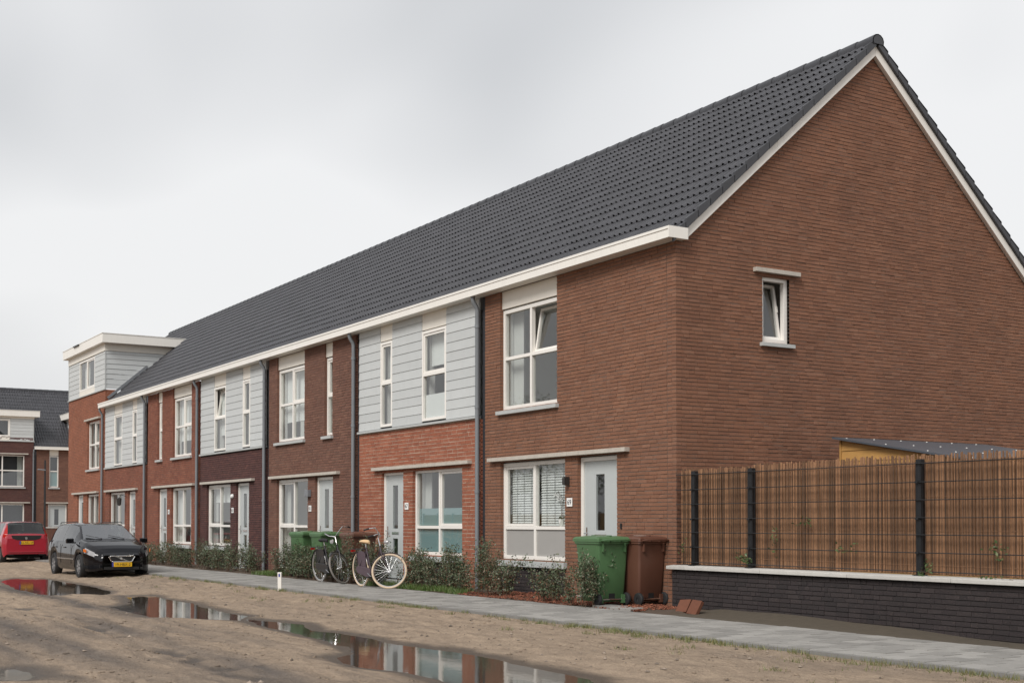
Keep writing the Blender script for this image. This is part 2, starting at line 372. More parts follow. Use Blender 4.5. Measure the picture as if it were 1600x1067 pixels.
for k, (lv, poly) in PUD.items():
    c0 = np.mean(poly, 0); P = []
    n = len(poly)
    for i in range(n):
        a_ = np.array(poly[i-1]); p_ = np.array(poly[i]); b_ = np.array(poly[(i+1) % n]); tn = b_-a_; nn = np.array([tn[1], -tn[0]])/np.hypot(*tn)
        if ((p_+nn*.01-c0)**2).sum() < ((p_-c0)**2).sum() and k != 'c': nn = -nn
        P.append(p_)
    x0, y0 = np.min(poly, 0)-.25; x1, y1 = np.max(poly, 0)+.25
    # the water sheet spreads under the rising shore, cut well inside its own hollow
    b = MB(); st_ = .12; cx = np.arange(x0, x1, st_); cy = np.arange(y0, y1, st_)
    AX, AY = np.meshgrid(cx, cy); ok = sdist(AX+st_/2, AY+st_/2, poly) < .24
    for j in range(len(cy)):
        i = 0
        while i < len(cx):
            if ok[j, i]:
                i2 = i
                while i2 < len(cx) and ok[j, i2]: i2 += 1
                xa, xb, ya = float(cx[i]), float(cx[i2-1]+st_), float(cy[j])
                b.quad((xa,ya,lv),(xb,ya,lv),(xb,ya+st_,lv),(xa,ya+st_,lv)); i = i2
            else: i += 1
    tag(b.build('puddle', M['water']), kind='structure')

# pavement
PX0, PX1, PY0, PY1 = -46., 13.5, -3.05, -1.22
pav = tag(MB().box(PX0, PX1, PY0, PY1, -.12, -.009).build('pavement', M['joint']), kind='structure')
tw = .30; th_ = (PY1-PY0)/6; tiles = []
tme = MB().add([(-.5,-.5,0),(.5,-.5,0),(.5,.5,0),(-.5,.5,0),(-.485,-.485,1),(.485,-.485,1),(.485,.485,1),(-.485,.485,1)],
               [(4,5,6,7),(0,1,5,4),(1,2,6,5),(2,3,7,6),(3,0,4,7)]).mesh('paving_tile'); tme.materials.append(M['paver'])
for r in range(6):
    x = PX0+(.15 if r % 2 else 0)
    while x+tw < PX1:
        tiles.append((x+tw/2, PY0+th_*(r+.5))); x += tw
cxy = (15.59, -12.63)
def inview(x, y):   # roughly inside the photograph's field
    dx, dy = x-cxy[0], y-cxy[1]; D = -.8507*dx+.5257*dy; Lr = .5257*dx+.8507*dy
    return D > 5 and abs(Lr/D) < .405
tiles.sort(key=lambda q: (not inview(*q), math.hypot(q[0]-cxy[0], q[1]-cxy[1])))
b = MB()
for i, (x, y) in enumerate(tiles):
    top = .012+rng.uniform(-.003, .003); gx_, gy_ = tw-.009-rng.uniform(0,.006), th_-.009-rng.uniform(0,.006)
    if i < 300:
        o = link('paving_tile', tme, None, pav, loc=(x, y, -.0135)); o.scale = (gx_, gy_, top+.004); o.rotation_euler = (rng.gauss(0,.004), rng.gauss(0,.004), rng.gauss(0,.004))
    else:
        b.box(x-gx_/2, x+gx_/2, y-gy_/2, y+gy_/2, -.0135, top-.0135+.004+.0)
tag(b.build('paving_field', M['paver'], pav), kind='stuff')
b = MB(); x = PX0
while x < PX1: b.box(x+.004, x+.996, -3.135, -3.054, -.2, -.002+rng.uniform(-.004,.003)); x += 1.0
tag(b.build('kerb', M['kerb']), kind='structure')
# planting strip along the house fronts and the garden behind the low wall
bx_ = np.arange(-41.5, 1.31, .12); by_ = np.linspace(-1.214, .02, 12)
AX, AY = np.meshgrid(bx_, by_); AZ = .004+fbm(AX*2.3, AY*2.3, 31, 4)*.05
AZ[:, -2:] = -.04; AZ[0] = -.02; AZ[1] = np.minimum(AZ[1], .005)
idx = np.arange(AX.size).reshape(AX.shape)
fq = np.stack([idx[:-1,:-1], idx[:-1,1:], idx[1:,1:], idx[1:,:-1]], -1).reshape(-1, 4)
me = bpy.data.meshes.new('garden_bed'); me.from_pydata(np.stack([AX, AY, AZ], -1).reshape(-1,3).tolist(), [], fq.tolist())
tag(link('garden_bed', me, M['soil'], smooth='full'), kind='structure')
b = MB(); n = 90
for i in range(n):     # sloping earth skirt at the foot of the low wall
    xa, xb = .85+i*12.7/n, .85+(i+1)*12.7/n
    za, zb = [float(np.interp(q_, [.85, 1.2, 3.3, 6.2, 14], [.0, .045, .03, -.065, -.08]))+.008*math.sin(q_*3.1) for q_ in (xa, xb)]
    b.quad((xa,-1.214,-.03),(xb,-1.214,-.03),(xb,-.55,-.02+zb*.45),(xa,-.55,-.02+za*.45)); b.quad((xa,-.55,-.02+za*.45),(xb,-.55,-.02+zb*.45),(xb,-.09,zb),(xa,-.09,za))
tag(b.build('earth_skirt', mat('dusty_earth', (.080,.064,.045), .95, .3, 8, .6, 50)), kind='structure')
tag(MB().box(.02, 14, .12, 14, -.1, .02).build('garden_soil', M['soil']), kind='structure')

# ------------------------------------------------------------------ terrace houses
RIDGE_Y, RIDGE_Z, SLOPE = 4.37, 9.672, .8716
ALPHA = math.atan(SLOPE); CA, SA = math.cos(ALPHA), math.sin(ALPHA)
EAVE_Y = -.15; EAVE_Z = RIDGE_Z-SLOPE*(RIDGE_Y-EAVE_Y)
ROT90 = Matrix.Rotation(math.pi/2, 4, 'Z'); IDM = Matrix.Identity(4)
TW, TG = .30, .332
SOFFIT = 5.69
def cells_free(u0, u1, z0, z1, holes, zc):
    """free intervals of [u0,u1] at height zc"""
    iv = [(u0, u1)]
    for (a, b_, c, d) in holes:
        if c < zc < d:
            nv = []
            for (p, q) in iv:
                if b_ <= p or a >= q: nv.append((p, q)); continue
                if a > p: nv.append((p, a))
                if b_ < q: nv.append((b_, q))
            iv = nv
    return [(p, q) for p, q in iv if q-p > .03]
def lay(u0, u1, z0, z1, course, holes=(), top=None, bl=.21, ends=None, jv=.0045):
    """random-bond bricks: list of (ua, ub, za, zb)"""
    out_ = []; jt = .0125; k = 0; z = z0
    while z+course*.6 < z1:
        zb = min(z+course-jt, z1); zc = (z+zb)/2
        e0, e1 = (u0, u1) if ends is None else ends(k, u0, u1)
        if top:
            lim = top(zb)
            e0, e1 = max(e0, lim[0]), min(e1, lim[1])
        for (p, q) in cells_free(e0, e1, z0, z1, holes, zc):
            u = p; first = True
            while u < q-.02:
                L = bl if rng.random() < .72 else bl/2-.005
                if first: L = rng.choice((bl, bl*.5, bl*.75)); first = False
                ub = u+L
                if q-ub < .06: ub = q
                out_.append((u, min(ub, q), z+rng.uniform(-.002,.002), zb+rng.uniform(-.002,.002)))
                u = ub+jv
        z += course; k += 1
    return out_
def brick_add(b, ua, ub, za, zb, pr, d=.1, side=None, x_at=0.):
    j = lambda: rng.uniform(-.0022, .0022)
    if side is None:   # facing -y
        P = [(ua,-pr+j(),za+j()),(ub,-pr+j(),za+j()),(ub,-pr+j(),zb+j()),(ua,-pr+j(),zb+j()),(ua,d,za),(ub,d,za),(ub,d,zb),(ua,d,zb)]
    else:              # facing +x
        P = [(x_at+pr+j(),ua,za+j()),(x_at+pr+j(),ub,za+j()),(x_at+pr+j(),ub,zb+j()),(x_at+pr+j(),ua,zb+j()),(x_at-d,ua,za),(x_at-d,ub,za),(x_at-d,ub,zb),(x_at-d,ua,zb)]
    b.add(P, [(0,1,2,3),(1,0,4,5),(2,1,5,6),(3,2,6,7),(0,3,7,4)])
def slab_with_holes(b, u0, u1, z0, z1, holes, y, depth, grow=0):
    """sheet facing -y with openings and their reveals"""
    hs = [(a-grow, c+grow, d-grow, e+grow) for a, c, d, e in holes]
    us = sorted(set([u0, u1]+[min(max(v, u0), u1) for h in hs for v in h[:2]])); zs = sorted(set([z0, z1]+[min(max(v, z0), z1) for h in hs for v in h[2:]]))
    for i in range(len(us)-1):
        for k in range(len(zs)-1):
            um, zm = (us[i]+us[i+1])/2, (zs[k]+zs[k+1])/2
            if any(h[0] < um < h[1] and h[2] < zm < h[3] for h in hs): continue
            b.quad((us[i],y,zs[k]),(us[i+1],y,zs[k]),(us[i+1],y,zs[k+1]),(us[i],y,zs[k+1]))
    for (a, c, d, e) in hs:
        b.quad((a,y,d),(a,y+depth,d),(a,y+depth,e),(a,y,e)); b.quad((c,y+depth,d),(c,y,d),(c,y,e),(c,y+depth,e))
        b.quad((a,y,e),(a,y+depth,e),(c,y+depth,e),(c,y,e)); b.quad((a,y+depth,d),(a,y,d),(c,y,d),(c,y+depth,d))
def put(b, T, name, m, parent, **k):
    if T is not IDM: b.xf(T)
    return b.build(name, m, parent, **k)
def window(H, T, x0, x1, z0, z1, cols=1, transom=None, yf=.07, modes=None, dress=None, fw=.07):
    modes = modes or {}; b = MB(); yb = yf+.085
    b.box(x0, x0+fw, yf, yb, z0, z1); b.box(x1-fw, x1, yf, yb, z0, z1)
    b.box(x0+fw, x1-fw, yf, yb, z0, z0+fw); b.box(x0+fw, x1-fw, yf, yb, z1-fw, z1)
    mw = .062; xi0, xi1, zi0, zi1 = x0+fw, x1-fw, z0+fw, z1-fw
    cw = (xi1-xi0-mw*(cols-1))/cols; xs = []
    for c in range(cols):
        xa = xi0+c*(cw+mw); xs.append((xa, xa+cw))
        if c: b.box(xa-mw, xa, yf, yb, zi0, zi1)
    zr = [(zi0, zi1)] if transom is None else [(zi0, transom-mw/2), (transom+mw/2, zi1)]
    if transom is not None:
        for xa, xb in xs: b.box(xa, xb, yf+.001, yb, transom-mw/2, transom+mw/2)
    W = put(b, T, 'window', M['frame'], H, bevel=.004)
    for c, (xa, xb) in enumerate(xs):
        for r, (za, zb) in enumerate(zr):
            md = modes.get((c, r), 'g')
            if md == 'p':
                put(MB().box(xa, xb, yf+.03, yf+.055, za, zb), T, 'infill_panel', M['infill'], W); continue
            R_ = IDM
            if md in 's' or md == 't':
                sw = .048
                sb = MB(); y0, y1 = yf+.018, yf+.075
                g_ = .004
                sb.box(xa+g_, xa+sw, y0, y1, za+g_, zb-g_); sb.box(xb-sw, xb-g_, y0, y1, za+g_, zb-g_); sb.box(xa+sw, xb-sw, y0, y1, za+g_, za+sw); sb.box(xa+sw, xb-sw, y0, y1, zb-sw, zb-g_)
                if md == 't':
                    sb.box(xb-sw*.6, xb-sw*.35, y0-.025, y0, (za+zb)/2, (za+zb)/2+.11)
                    R_ = Matrix.Translation((0, yf+.09, za)) @ Matrix.Rotation(rad(-9), 4, 'X') @ Matrix.Translation((0, -yf-.04, -za))
                sb.xf(R_); put(sb, T, 'sash', M['frame'], W)
                xg0, xg1, zg0, zg1 = xa+sw, xb-sw, za+sw, zb-sw
            else: xg0, xg1, zg0, zg1 = xa, xb, za, zb
            y = yf+.045
            pb = MB().quad((xg0,y,zg0),(xg1,y,zg0),(xg1,y,zg1),(xg0,y,zg1)); pb.xf(R_); put(pb, T, 'pane', M['glass'], W)
    yi = yf+.21
    for d in (dress or []):
        k = d[0]
        if k == 'roller':     # ('roller', xa, xb, zlow)
            put(MB().box(d[1], d[2], yi, yi+.006, d[3], z1+.02), T, 'roller_blind', M['blind'], W)
        elif k == 'film':     # frosted film on the inside
            put(MB().box(d[1], d[2], yf+.06, yf+.062, d[3], d[4]), T, 'film', M[d[5]], W)
        elif k == 'curtain':  # pleated
            n = 14; P = MB(); xa, xb = d[1], d[2]
            pts = [(xa+(xb-xa)*i/n, yi+.03+(.025 if i % 2 else -.025)) for i in range(n+1)]
            for i in range(n):
                (xp, yp), (xq, yq) = pts[i], pts[i+1]; P.quad((xp,yp,z0-.05),(xq,yq,z0-.05),(xq,yq,z1+.1),(xp,yp,z1+.1))
            put(P, T, 'curtain', M['curtain'], W)
        elif k == 'slats':
            zz = d[3]
            while zz < d[4]:
                c_ = Vector(((d[1]+d[2])/2, yf+.115, zz))
                put(MB().obox(c_, ((d[2]-d[1])/2,0,0), (0,.013,.0215), (0,-.0013,.0008)), T, 'blind_slat', M['blind'], W); zz += .046
            for xx in (d[1]+.22*(d[2]-d[1]), d[1]+.5*(d[2]-d[1]), d[2]-.2*(d[2]-d[1])):
                put(MB().box(xx-.003, xx+.003, yf+.088, yf+.091, d[3], d[4]), T, 'blind_cord', M['trim'], W)
    return W
def door(H, x0, x1, z0=.05, z1=2.42, yf=.07, handle=-1, gl=None):
    fw = .07; yb = yf+.09; a, c = x0+fw, x1-fw; gw = .25
    gc = gl if gl is not None else a+.40*(c-a)+.06
    g0, g1 = gc-gw/2, gc+gw/2; y0, y1 = yf+.03, yf+.075; zl, zt = z0+.03, z1-fw-.002
    b = MB()
    b.box(a+.003, g0, y0, y1, zl, zt); b.box(g1, c-.003, y0, y1, zl, zt)
    for (p, q) in ((zl, .60), (.95, 1.17), (2.12, zt)): b.box(g0, g1, y0, y1, p, q)
    D = b.build('door', M['door'], H, bevel=.003)
    f = MB(); f.box(x0, a, yf, yb, z0, z1); f.box(c, x1, yf, yb, z0, z1); f.box(a, c, yf, yb, z1-fw, z1)
    f.build('door_frame', M['frame'], D, bevel=.004)
    MB().box(x0-.03, x1+.03, -.05, yf+.1, -.02, z0-.002).build('threshold', M['stone'], D)
    for p, q in ((.60,.95),(1.17,2.12)):
        MB().quad((g0,y0+.02,p),(g1,y0+.02,p),(g1,y0+.02,q),(g0,y0+.02,q)).build('door_glass', M['glass'], D)
    MB().box(g0-.03, g1+.05, y0-.012, y0, 1.045, 1.105).build('letter_plate', M['chrome'], D, bevel=.004)
    hx = a+.07 if handle < 0 else c-.07
    MB().box(hx-.02, hx+.02, y0-.008, y0, .98, 1.22).tube([(hx,y0-.008,1.12),(hx,y0-.06,1.12),(hx-handle*.11,y0-.06,1.12)], .010, 8).build('handle', M['chrome'], D, smooth=True)
    return D
# one roof tile: two rolls, hollow at its nose
TPROF = [(0,0),(.030,0),(.040,.020),(.054,.036),(.070,.042),(.086,.036),(.100,.020),(.110,0),(.180,0),(.190,.020),(.204,.036),(.220,.042),(.236,.036),(.250,.020),(.260,0),(.303,0)]
def tile_arrays():
    V = []; F = []; n = len(TPROF)
    for u, h in TPROF: V.append((u, 0, .010+h))
    for u, h in TPROF: V.append((u, .37, .003+h*.22))
    for u, h in TPROF: V.append((u, .002, .001 if h < .01 else .004+h*.90))
    for i in range(n-1): F.append((i, i+1, n+i+1, n+i)); F.append((i+1, i, 2*n+i, 2*n+i+1))
    return V, F
TV, TF = tile_arrays(); tile_me = bpy.data.meshes.new('roof_tile'); tile_me.from_pydata(TV, [], TF); tile_me.materials.append(M['tile'])
tile_me.polygons.foreach_set('use_smooth', [True]*len(tile_me.polygons)); tile_me.set_sharp_from_angle(angle=rad(35))
ROOF_R = .128                                            # right end of the tiling, over the gable
def roof_front(RF, ox, xl, xr, single, y_from=-9):
    """tile columns whose centre lies in [xl,xr]"""
    V = []; F = []; tl = []
    k = math.floor((ROOF_R-xr)/TW)-1
    while True:
        x = ROOF_R-TW*(k+1); k += 1
        if x+TW/2 < xl: break
        if x+TW/2 > xr: continue
        for c in range(18):
            s_ = c*TG; y = EAVE_Y+s_*CA; z = EAVE_Z+s_*SA
            if y < y_from: continue
            tl.append((x, y, z))
    tl.sort(key=lambda q: math.dist(q, (15.59,-12.63,1.3)))
    for i, (x, y, z) in enumerate(tl):
        rx, ry, dz = rng.gauss(0,.004), rng.gauss(0,.004), rng.gauss(0,.0015)
        if i < single:
            o = link('roof_tile', tile_me, None, RF, loc=(x-ox, y, z+dz), rot=(ALPHA+rx, ry, 0))
        else:
            o_ = len(V)
            for u, s2, h in TV:
                hh = h+dz+ry*(u-.15)+rx*s2
                V.append((x-ox+u, y+s2*CA-hh*SA, z+s2*SA+hh*CA))
            F.extend([tuple(o_+q for q in f) for f in TF])
    if V:
        me = bpy.data.meshes.new('roof_tiling'); me.from_pydata(V, [], F)
        tag(link('roof_tiling', me, M['tile'], RF, smooth=True), kind='stuff')
def ridge(RF, ox, xl, xr):
    x = xr; k = 0
    while x > xl+.01:
        xa = max(x-.42, xl); b = MB(); r0, r1 = .122, .134; n = 9; rings = []
        for xx, r in ((xa-.02, r0), (x, r1)):
            rings.append([(xx-ox, RIDGE_Y+r*1.05*math.cos(t), RIDGE_Z-.075+r*.95*math.sin(t)+.03) for t in [math.pi*(-.12+1.24*i/(n-1)) for i in range(n)]])
        o = 0; b.v = rings[0]+rings[1]; b.f = [(i, i+1, n+i+1, n+i) for i in range(n-1)]
        if k == 0 and xr > 0: b.f.append(tuple(range(n, 2*n)))
        # nose lip
        l0 = len(b.v); b.v += [(x-ox, RIDGE_Y+(r1-.02)*1.05*math.cos(t), RIDGE_Z-.075+(r1-.02)*.95*math.sin(t)+.03) for t in [math.pi*(-.12+1.24*i/(n-1)) for i in range(n)]]
        b.f += [(n+i, n+i+1, l0+i+1, l0+i) for i in range(n-1)]
        b.build('ridge_tile', M['verge'], RF, smooth=True); x -= .42; k += 1
def underlay(RF_name, H, ox, xl, xr, y_from=EAVE_Y+.14):
    b = MB(); dz = -.03
    z_ = lambda y: RIDGE_Z-SLOPE*abs(y-RIDGE_Y)+dz
    yb = 2*RIDGE_Y-EAVE_Y
    b.quad((xl-ox,y_from,z_(y_from)),(xr-ox,y_from,z_(y_from)),(xr-ox,RIDGE_Y,RIDGE_Z+dz),(xl-ox,RIDGE_Y,RIDGE_Z+dz))
    b.quad((xl-ox,RIDGE_Y,RIDGE_Z+dz),(xr-ox,RIDGE_Y,RIDGE_Z+dz),(xr-ox,yb,z_(yb)),(xl-ox,yb,z_(yb)))
    return b.build('roof', M['verge'], H)
def gutter(H, ox, xl, xr):
    G = MB().box(xl-ox, xr-ox, -.25, -.23, SOFFIT-.004, SOFFIT+.165).build('gutter', M['white'], H, bevel=.003)
    MB().box(xl-ox+.001, xr-ox-.001, -.263, -.2505, SOFFIT+.130, SOFFIT+.172).build('gutter_lip', M['white'], G)
    MB().box(xl-ox, xr-ox-.002, -.229, .012, SOFFIT, SOFFIT+.012).build('soffit', M['white'], G)
    MB().box(xl-ox, xr-ox-.03, -.228, -.16, SOFFIT+.013, SOFFIT+.05).build('gutter_trough', M['zinc'], G)
    return G
def pipe(H, ox, x):
    b = MB(); x -= ox
    P = [(x,-.175,SOFFIT-.002),(x,-.175,SOFFIT-.06),(x,-.160,SOFFIT-.11),(x,-.095,SOFFIT-.20),(x,-.075,SOFFIT-.26),(x,-.075,3.2),(x,-.075,.02)]
    P_ = b.tube(P, .043, 12).build('downpipe', M['pipe'], H, smooth=True)
    for z in (5.12, 3.55, 1.9, .5): MB().lathe([(.043,-.03),(.052,-.03),(.052,.03),(.043,.03)], 12, 'z', (x,-.075,z)).build('pipe_collar', M['pipe'], P_, smooth=True)
def cladding(H, T, segs, z0, z1, y=0., name='cladding_plank', pitch=.195, clip=None):
    for (a, c) in segs:
        z = z0
        while z < z1-.02:
            zt = min(z+pitch-.0025, z1)
            aa, cc = a, c
            if clip: aa, cc = clip(a, c, z)
            if cc-aa > .02:
                b = MB(); yb, yt = y-.015, y-.004
                b.add([(aa,yb,z),(cc,yb,z),(cc,yt,zt),(aa,yt,zt),(aa,y+.02,z),(cc,y+.02,z),(cc,y+.02,zt),(aa,y+.02,zt)],
                      [(0,1,2,3),(1,0,4,5),(2,1,5,6),(3,2,6,7),(0,3,7,4)])
                put(b, T, name, M['clad'], H)
            z += pitch
def numplate(H, ox, x, s, z=1.655):
    p = MB().box(x-ox-.085, x-ox+.085, -.014, -.004, z-.075, z+.075).build('number_plate', M['plate'], H, bevel=.004)
    text(s, .125, M['ink'], p, (x-ox, -.0155, z-.002), (math.pi/2, 0, 0))
def sill(H, T, a, c, z0, z1): put(MB().box(a-.06, c+.06, -.075, .065, z0, z1), T, 'window_sill', M['stone'], H, bevel=.004)
def lintel(H, T, ox, a, c, z0=2.458, z1=2.528, pr=.105):
    a -= ox; c -= ox; m_ = a+(c-a)*.62
    put(MB().box(a, m_-.003, -pr, .03, z0, z1), T, 'lintel', M['concrete'], H, bevel=.004)
    put(MB().box(m_+.003, c, -pr, .03, z0, z1), T, 'lintel', M['concrete'], H, bevel=.004)
def interior(H, ox, xl, xr, holes):
    b = MB(); x0, x1 = xl-ox+.12, xr-ox-.12
    slab_with_holes(b, x0, x1, .02, 5.5, holes, .17, .12)
    slab_with_holes(b, x0, x1, .02, 5.5, holes, .30, .0)
    for z0, z1 in ((.02, 2.72), (2.95, 5.5)):
        b.quad((x0,.3,z0),(x1,.3,z0),(x1,4.6,z0),(x0,4.6,z0)); b.quad((x0,.3,z1),(x0,4.6,z1),(x1,4.6,z1),(x1,.3,z1))
        b.quad((x0,4.6,z0),(x1,4.6,z0),(x1,4.6,z1),(x0,4.6,z1)); b.quad((x0,.3,z0),(x0,4.6,z0),(x0,4.6,z1),(x0,.3,z1)); b.quad((x1,4.6,z0),(x1,.3,z0),(x1,.3,z1),(x1,4.6,z1))
    b.build('interior', M['plaster'], H)

def house(sp):
    xl, xr = sp['xl'], sp['xr']; ox = sp.get('ox', xr); T = IDM
    H = empty('terraced_house', sp.get('loc', (ox, 0, 0)), sp.get('rz', 0), sp['label'], 'house', sp.get('group', 'houses of the brick terrace'))
    L = lambda v: v-ox
    clad = sp.get('clad'); ztop = 3.335 if clad else SOFFIT-.005
    if sp.get('tower'): ztop = 6.42
    wz0 = sp.get('wz0', .62)
    holes = []; win = sp.get('win'); dr = sp.get('door')
    if win: holes.append((L(win[0]), L(win[1]), wz0, 2.43))
    if dr: holes.append((L(dr[0]), L(dr[1]), -.1, 2.43))
    up = []
    for w in sp['upper']: up.append((L(w[0]), L(w[1]), 3.43, 5.33))
    bh = list(holes)
    if not clad: bh += [(a, c, d, (e if sp.get('tower') else SOFFIT-.004)) for a, c, d, e in up]
    plinth = None
    if win and wz0 > .4: plinth = (L(win[0]), L(win[1]), -.1, .487)
    left = xl-ox+(.165 if sp.get('recess', True) else 0)
    right = xr-ox-(0 if sp.get('end') else .012)
    # wall: mortar bed with openings, bricks proud of it
    b = MB(); slab_with_holes(b, left, right, -.08, ztop, bh+([plinth] if plinth else []), .0065, .09, .004)
    if sp.get('gable'):
        gw = sp['gwin']
        zt = lambda y: 9.420-SLOPE*abs(y-RIDGE_Y)
        for (ya, yb) in ((.008, gw[0]), (gw[1], RIDGE_Y), (RIDGE_Y, 2*RIDGE_Y-.01)):
            b.add([(-.007,ya,-.08),(-.007,yb,-.08),(-.007,yb,zt(yb)),(-.007,ya,zt(ya))], [(0,1,2,3)])
        ya, yb = gw[0], gw[1]
        b.quad((-.007,ya,-.08),(-.007,yb,-.08),(-.007,yb,gw[2]),(-.007,ya,gw[2])); b.add([(-.007,ya,gw[3]),(-.007,yb,gw[3]),(-.007,yb,zt(yb)),(-.007,ya,zt(ya))], [(0,1,2,3)])
        for y in (ya, yb): b.quad((-.007,y,gw[2]),(-.1,y,gw[2]),(-.1,y,gw[3]),(-.007,y,gw[3]))
    WALL = b.build('wall', M[sp['mortar']], H)
    course = sp.get('course', .0625); bl = sp.get('bl', .21)
    ends = None; jx = -.222
    if sp.get('gable'): ends = lambda k, a, c: (a, c if k % 2 else c-.105)
    hb = bh+([plinth] if plinth else [])
    if sp.get('gable'): hb.append((jx-.006, jx+.006, -1, 9))
    bricks = lay(left, right, -.06, ztop, course, hb, bl=bl, ends=ends, jv=sp.get('jv', .0045))
    b = MB(); pr0 = sp.get('proud', 0.)
    for (ua, ub, za, zb) in bricks: brick_add(b, ua, ub, za, zb, pr0+rng.uniform(-.0025,.003))
    if sp.get('gable'):
        ge = lambda k, a, c: (a if k % 2 == 0 else a+.105, c)
        lim = lambda z: (RIDGE_Y-(9.425-z)/SLOPE, RIDGE_Y+(9.425-z)/SLOPE)
        gb = lay(0, 2*RIDGE_Y, -.06, 9.395, course, [(gw[0], gw[1], gw[2], gw[3])], top=lim, bl=bl, ends=ge)
        near = sorted([q for q in gb if q[2] > 2.2 and q[1]-q[0] > .08], key=lambda q: math.dist((0, (q[0]+q[1])/2, (q[2]+q[3])/2), (15.59,-12.63,1.3)))[:300]
        ns = set(near)
        for q in gb:
            if q not in ns: brick_add(b, *q, rng.uniform(-.004,.005), side=1)
        bm_ = MB(); brick_add(bm_, -.5, .5, -.5, .5, 0, side=1); bme = bm_.mesh('brick'); bme.materials.append(M[sp['brick']])
        for (ua, ub, za, zb) in near:
            o = link('brick', bme, None, WALL, loc=(rng.uniform(-.003,.004), (ua+ub)/2, (za+zb)/2)); o.scale = (1, ub-ua, zb-za)
    tag(b.build('brickwork', M[sp['brick']], WALL), kind='stuff')
    if plinth:
        b = MB(); slab_with_holes(b, plinth[0], plinth[1], -.08, plinth[3], [], .0125, 0); pm = b.build('plinth', M['mortar_black'], H)
        b = MB()
        for q in lay(plinth[0]+.004, plinth[1]-.004, -.06, plinth[3]-.002, .0625, [], bl=.21): brick_add(b, *q, -.004+rng.uniform(-.002,.002))
        tag(b.build('plinth_brickwork', M['brick_dark'], pm), kind='stuff')
    if sp.get('recess', True):
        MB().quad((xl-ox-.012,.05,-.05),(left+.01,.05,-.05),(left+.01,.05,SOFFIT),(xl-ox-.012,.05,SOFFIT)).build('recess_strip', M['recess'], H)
    # ground floor
    ihs = [(a+.02, c-.02, max(d, .03), e) for a, c, d, e in holes]+[(a+.02, c-.02, d, e) for a, c, d, e in up]
    if not sp.get('far'): interior(H, ox, xl, xr-(1.42 if sp.get('gable') else 0), [h for h in ihs])
    else: MB().quad((left,.4,0),(right,.4,0),(right,.4,ztop),(left,.4,ztop)).build('interior', M['recess'], H)  # flat dark sheet instead of a room; its colour stands for the unlit inside
    if win:
        a, c = L(win[0]), L(win[1])
        window(H, T, a, c, wz0, 2.42, 2, 1.205, modes=sp.get('wm', {}), dress=[(d[0], a+d[1]*(c-a), a+d[2]*(c-a), *d[3:]) for d in sp.get('wd', [])])
        if wz0 > .4: sill(H, T, a, c, .492, .60)
    if dr: door(H, L(dr[0]), L(dr[1]), handle=sp.get('hand', -1))
    if sp.get('lintel'): lintel(H, T, ox, *sp['lintel'])
    # upper floor
    for i, w in enumerate(sp['upper']):
        a, c = L(w[0]), L(w[1]); wide = c-a > 1.5
        yf = -.012 if clad else .07
        dd = [(d[0], a+d[1]*(c-a), a+d[2]*(c-a), *d[3:]) for d in w[3]] if len(w) > 3 else []
        window(H, T, a, c, 3.43, 5.325, 2 if wide else 1, 4.40, yf=yf, modes=w[2] if len(w) > 2 else {}, dress=dd, fw=.07 if wide else .06)
        if sp.get('tower'): lintel(H, T, ox, w[0]-.2, w[1]+.2, 5.36, 5.43)
        else:
            put(MB().box(a, c, (.0 if clad else .045), .12, 5.352, SOFFIT-.003), T, 'header_panel', M['panel'], H)
        if not clad: sill(H, T, a, c, 3.335, 3.405)
    if clad:
        es = sorted([(L(w[0]), L(w[1])) for w in sp['upper']]); cur = left+.005; segs = []
        for a, c in es: segs.append((cur, a-.006)); cur = c+.006
        segs.append((cur, right-.04 if not sp.get('norp') else right))
        cladding(H, T, segs, 3.40, SOFFIT-.003, y=.0)
        MB().quad((left,.03,3.3),(right,.03,3.3),(right,.03,3.432),(left,.03,3.432)).build('backing', M['recess'], H)
        for a, c in segs: MB().quad((a-.01,.0205,3.38),(c+.01,.0205,3.38),(c+.01,.0205,SOFFIT),(a-.01,.0205,SOFFIT)).build('backing', M['recess'], H)
        MB().box(left-.005, right-.03, -.06, .03, 3.338, 3.385).build('cladding_rail', M['stone'], H, bevel=.003)
    if sp.get('num'): numplate(H, ox, sp['num'][0], sp['num'][1])
    # roof
    if not sp.get('tower'):
        RF = underlay('roof', H, ox, xl, xr+(.11 if sp.get('gable') else 0))
        roof_front(RF, ox, xl, xr, sp.get('single', 0)); ridge(RF, ox, xl, ROOF_R+.03 if sp.get('gable') else xr)
        gutter(H, ox, xl, xr+(.145 if sp.get('gable') else 0))
    if sp.get('pipe'): pipe(H, ox, sp['pipe'])
    return H, (RF if not sp.get('tower') else None)

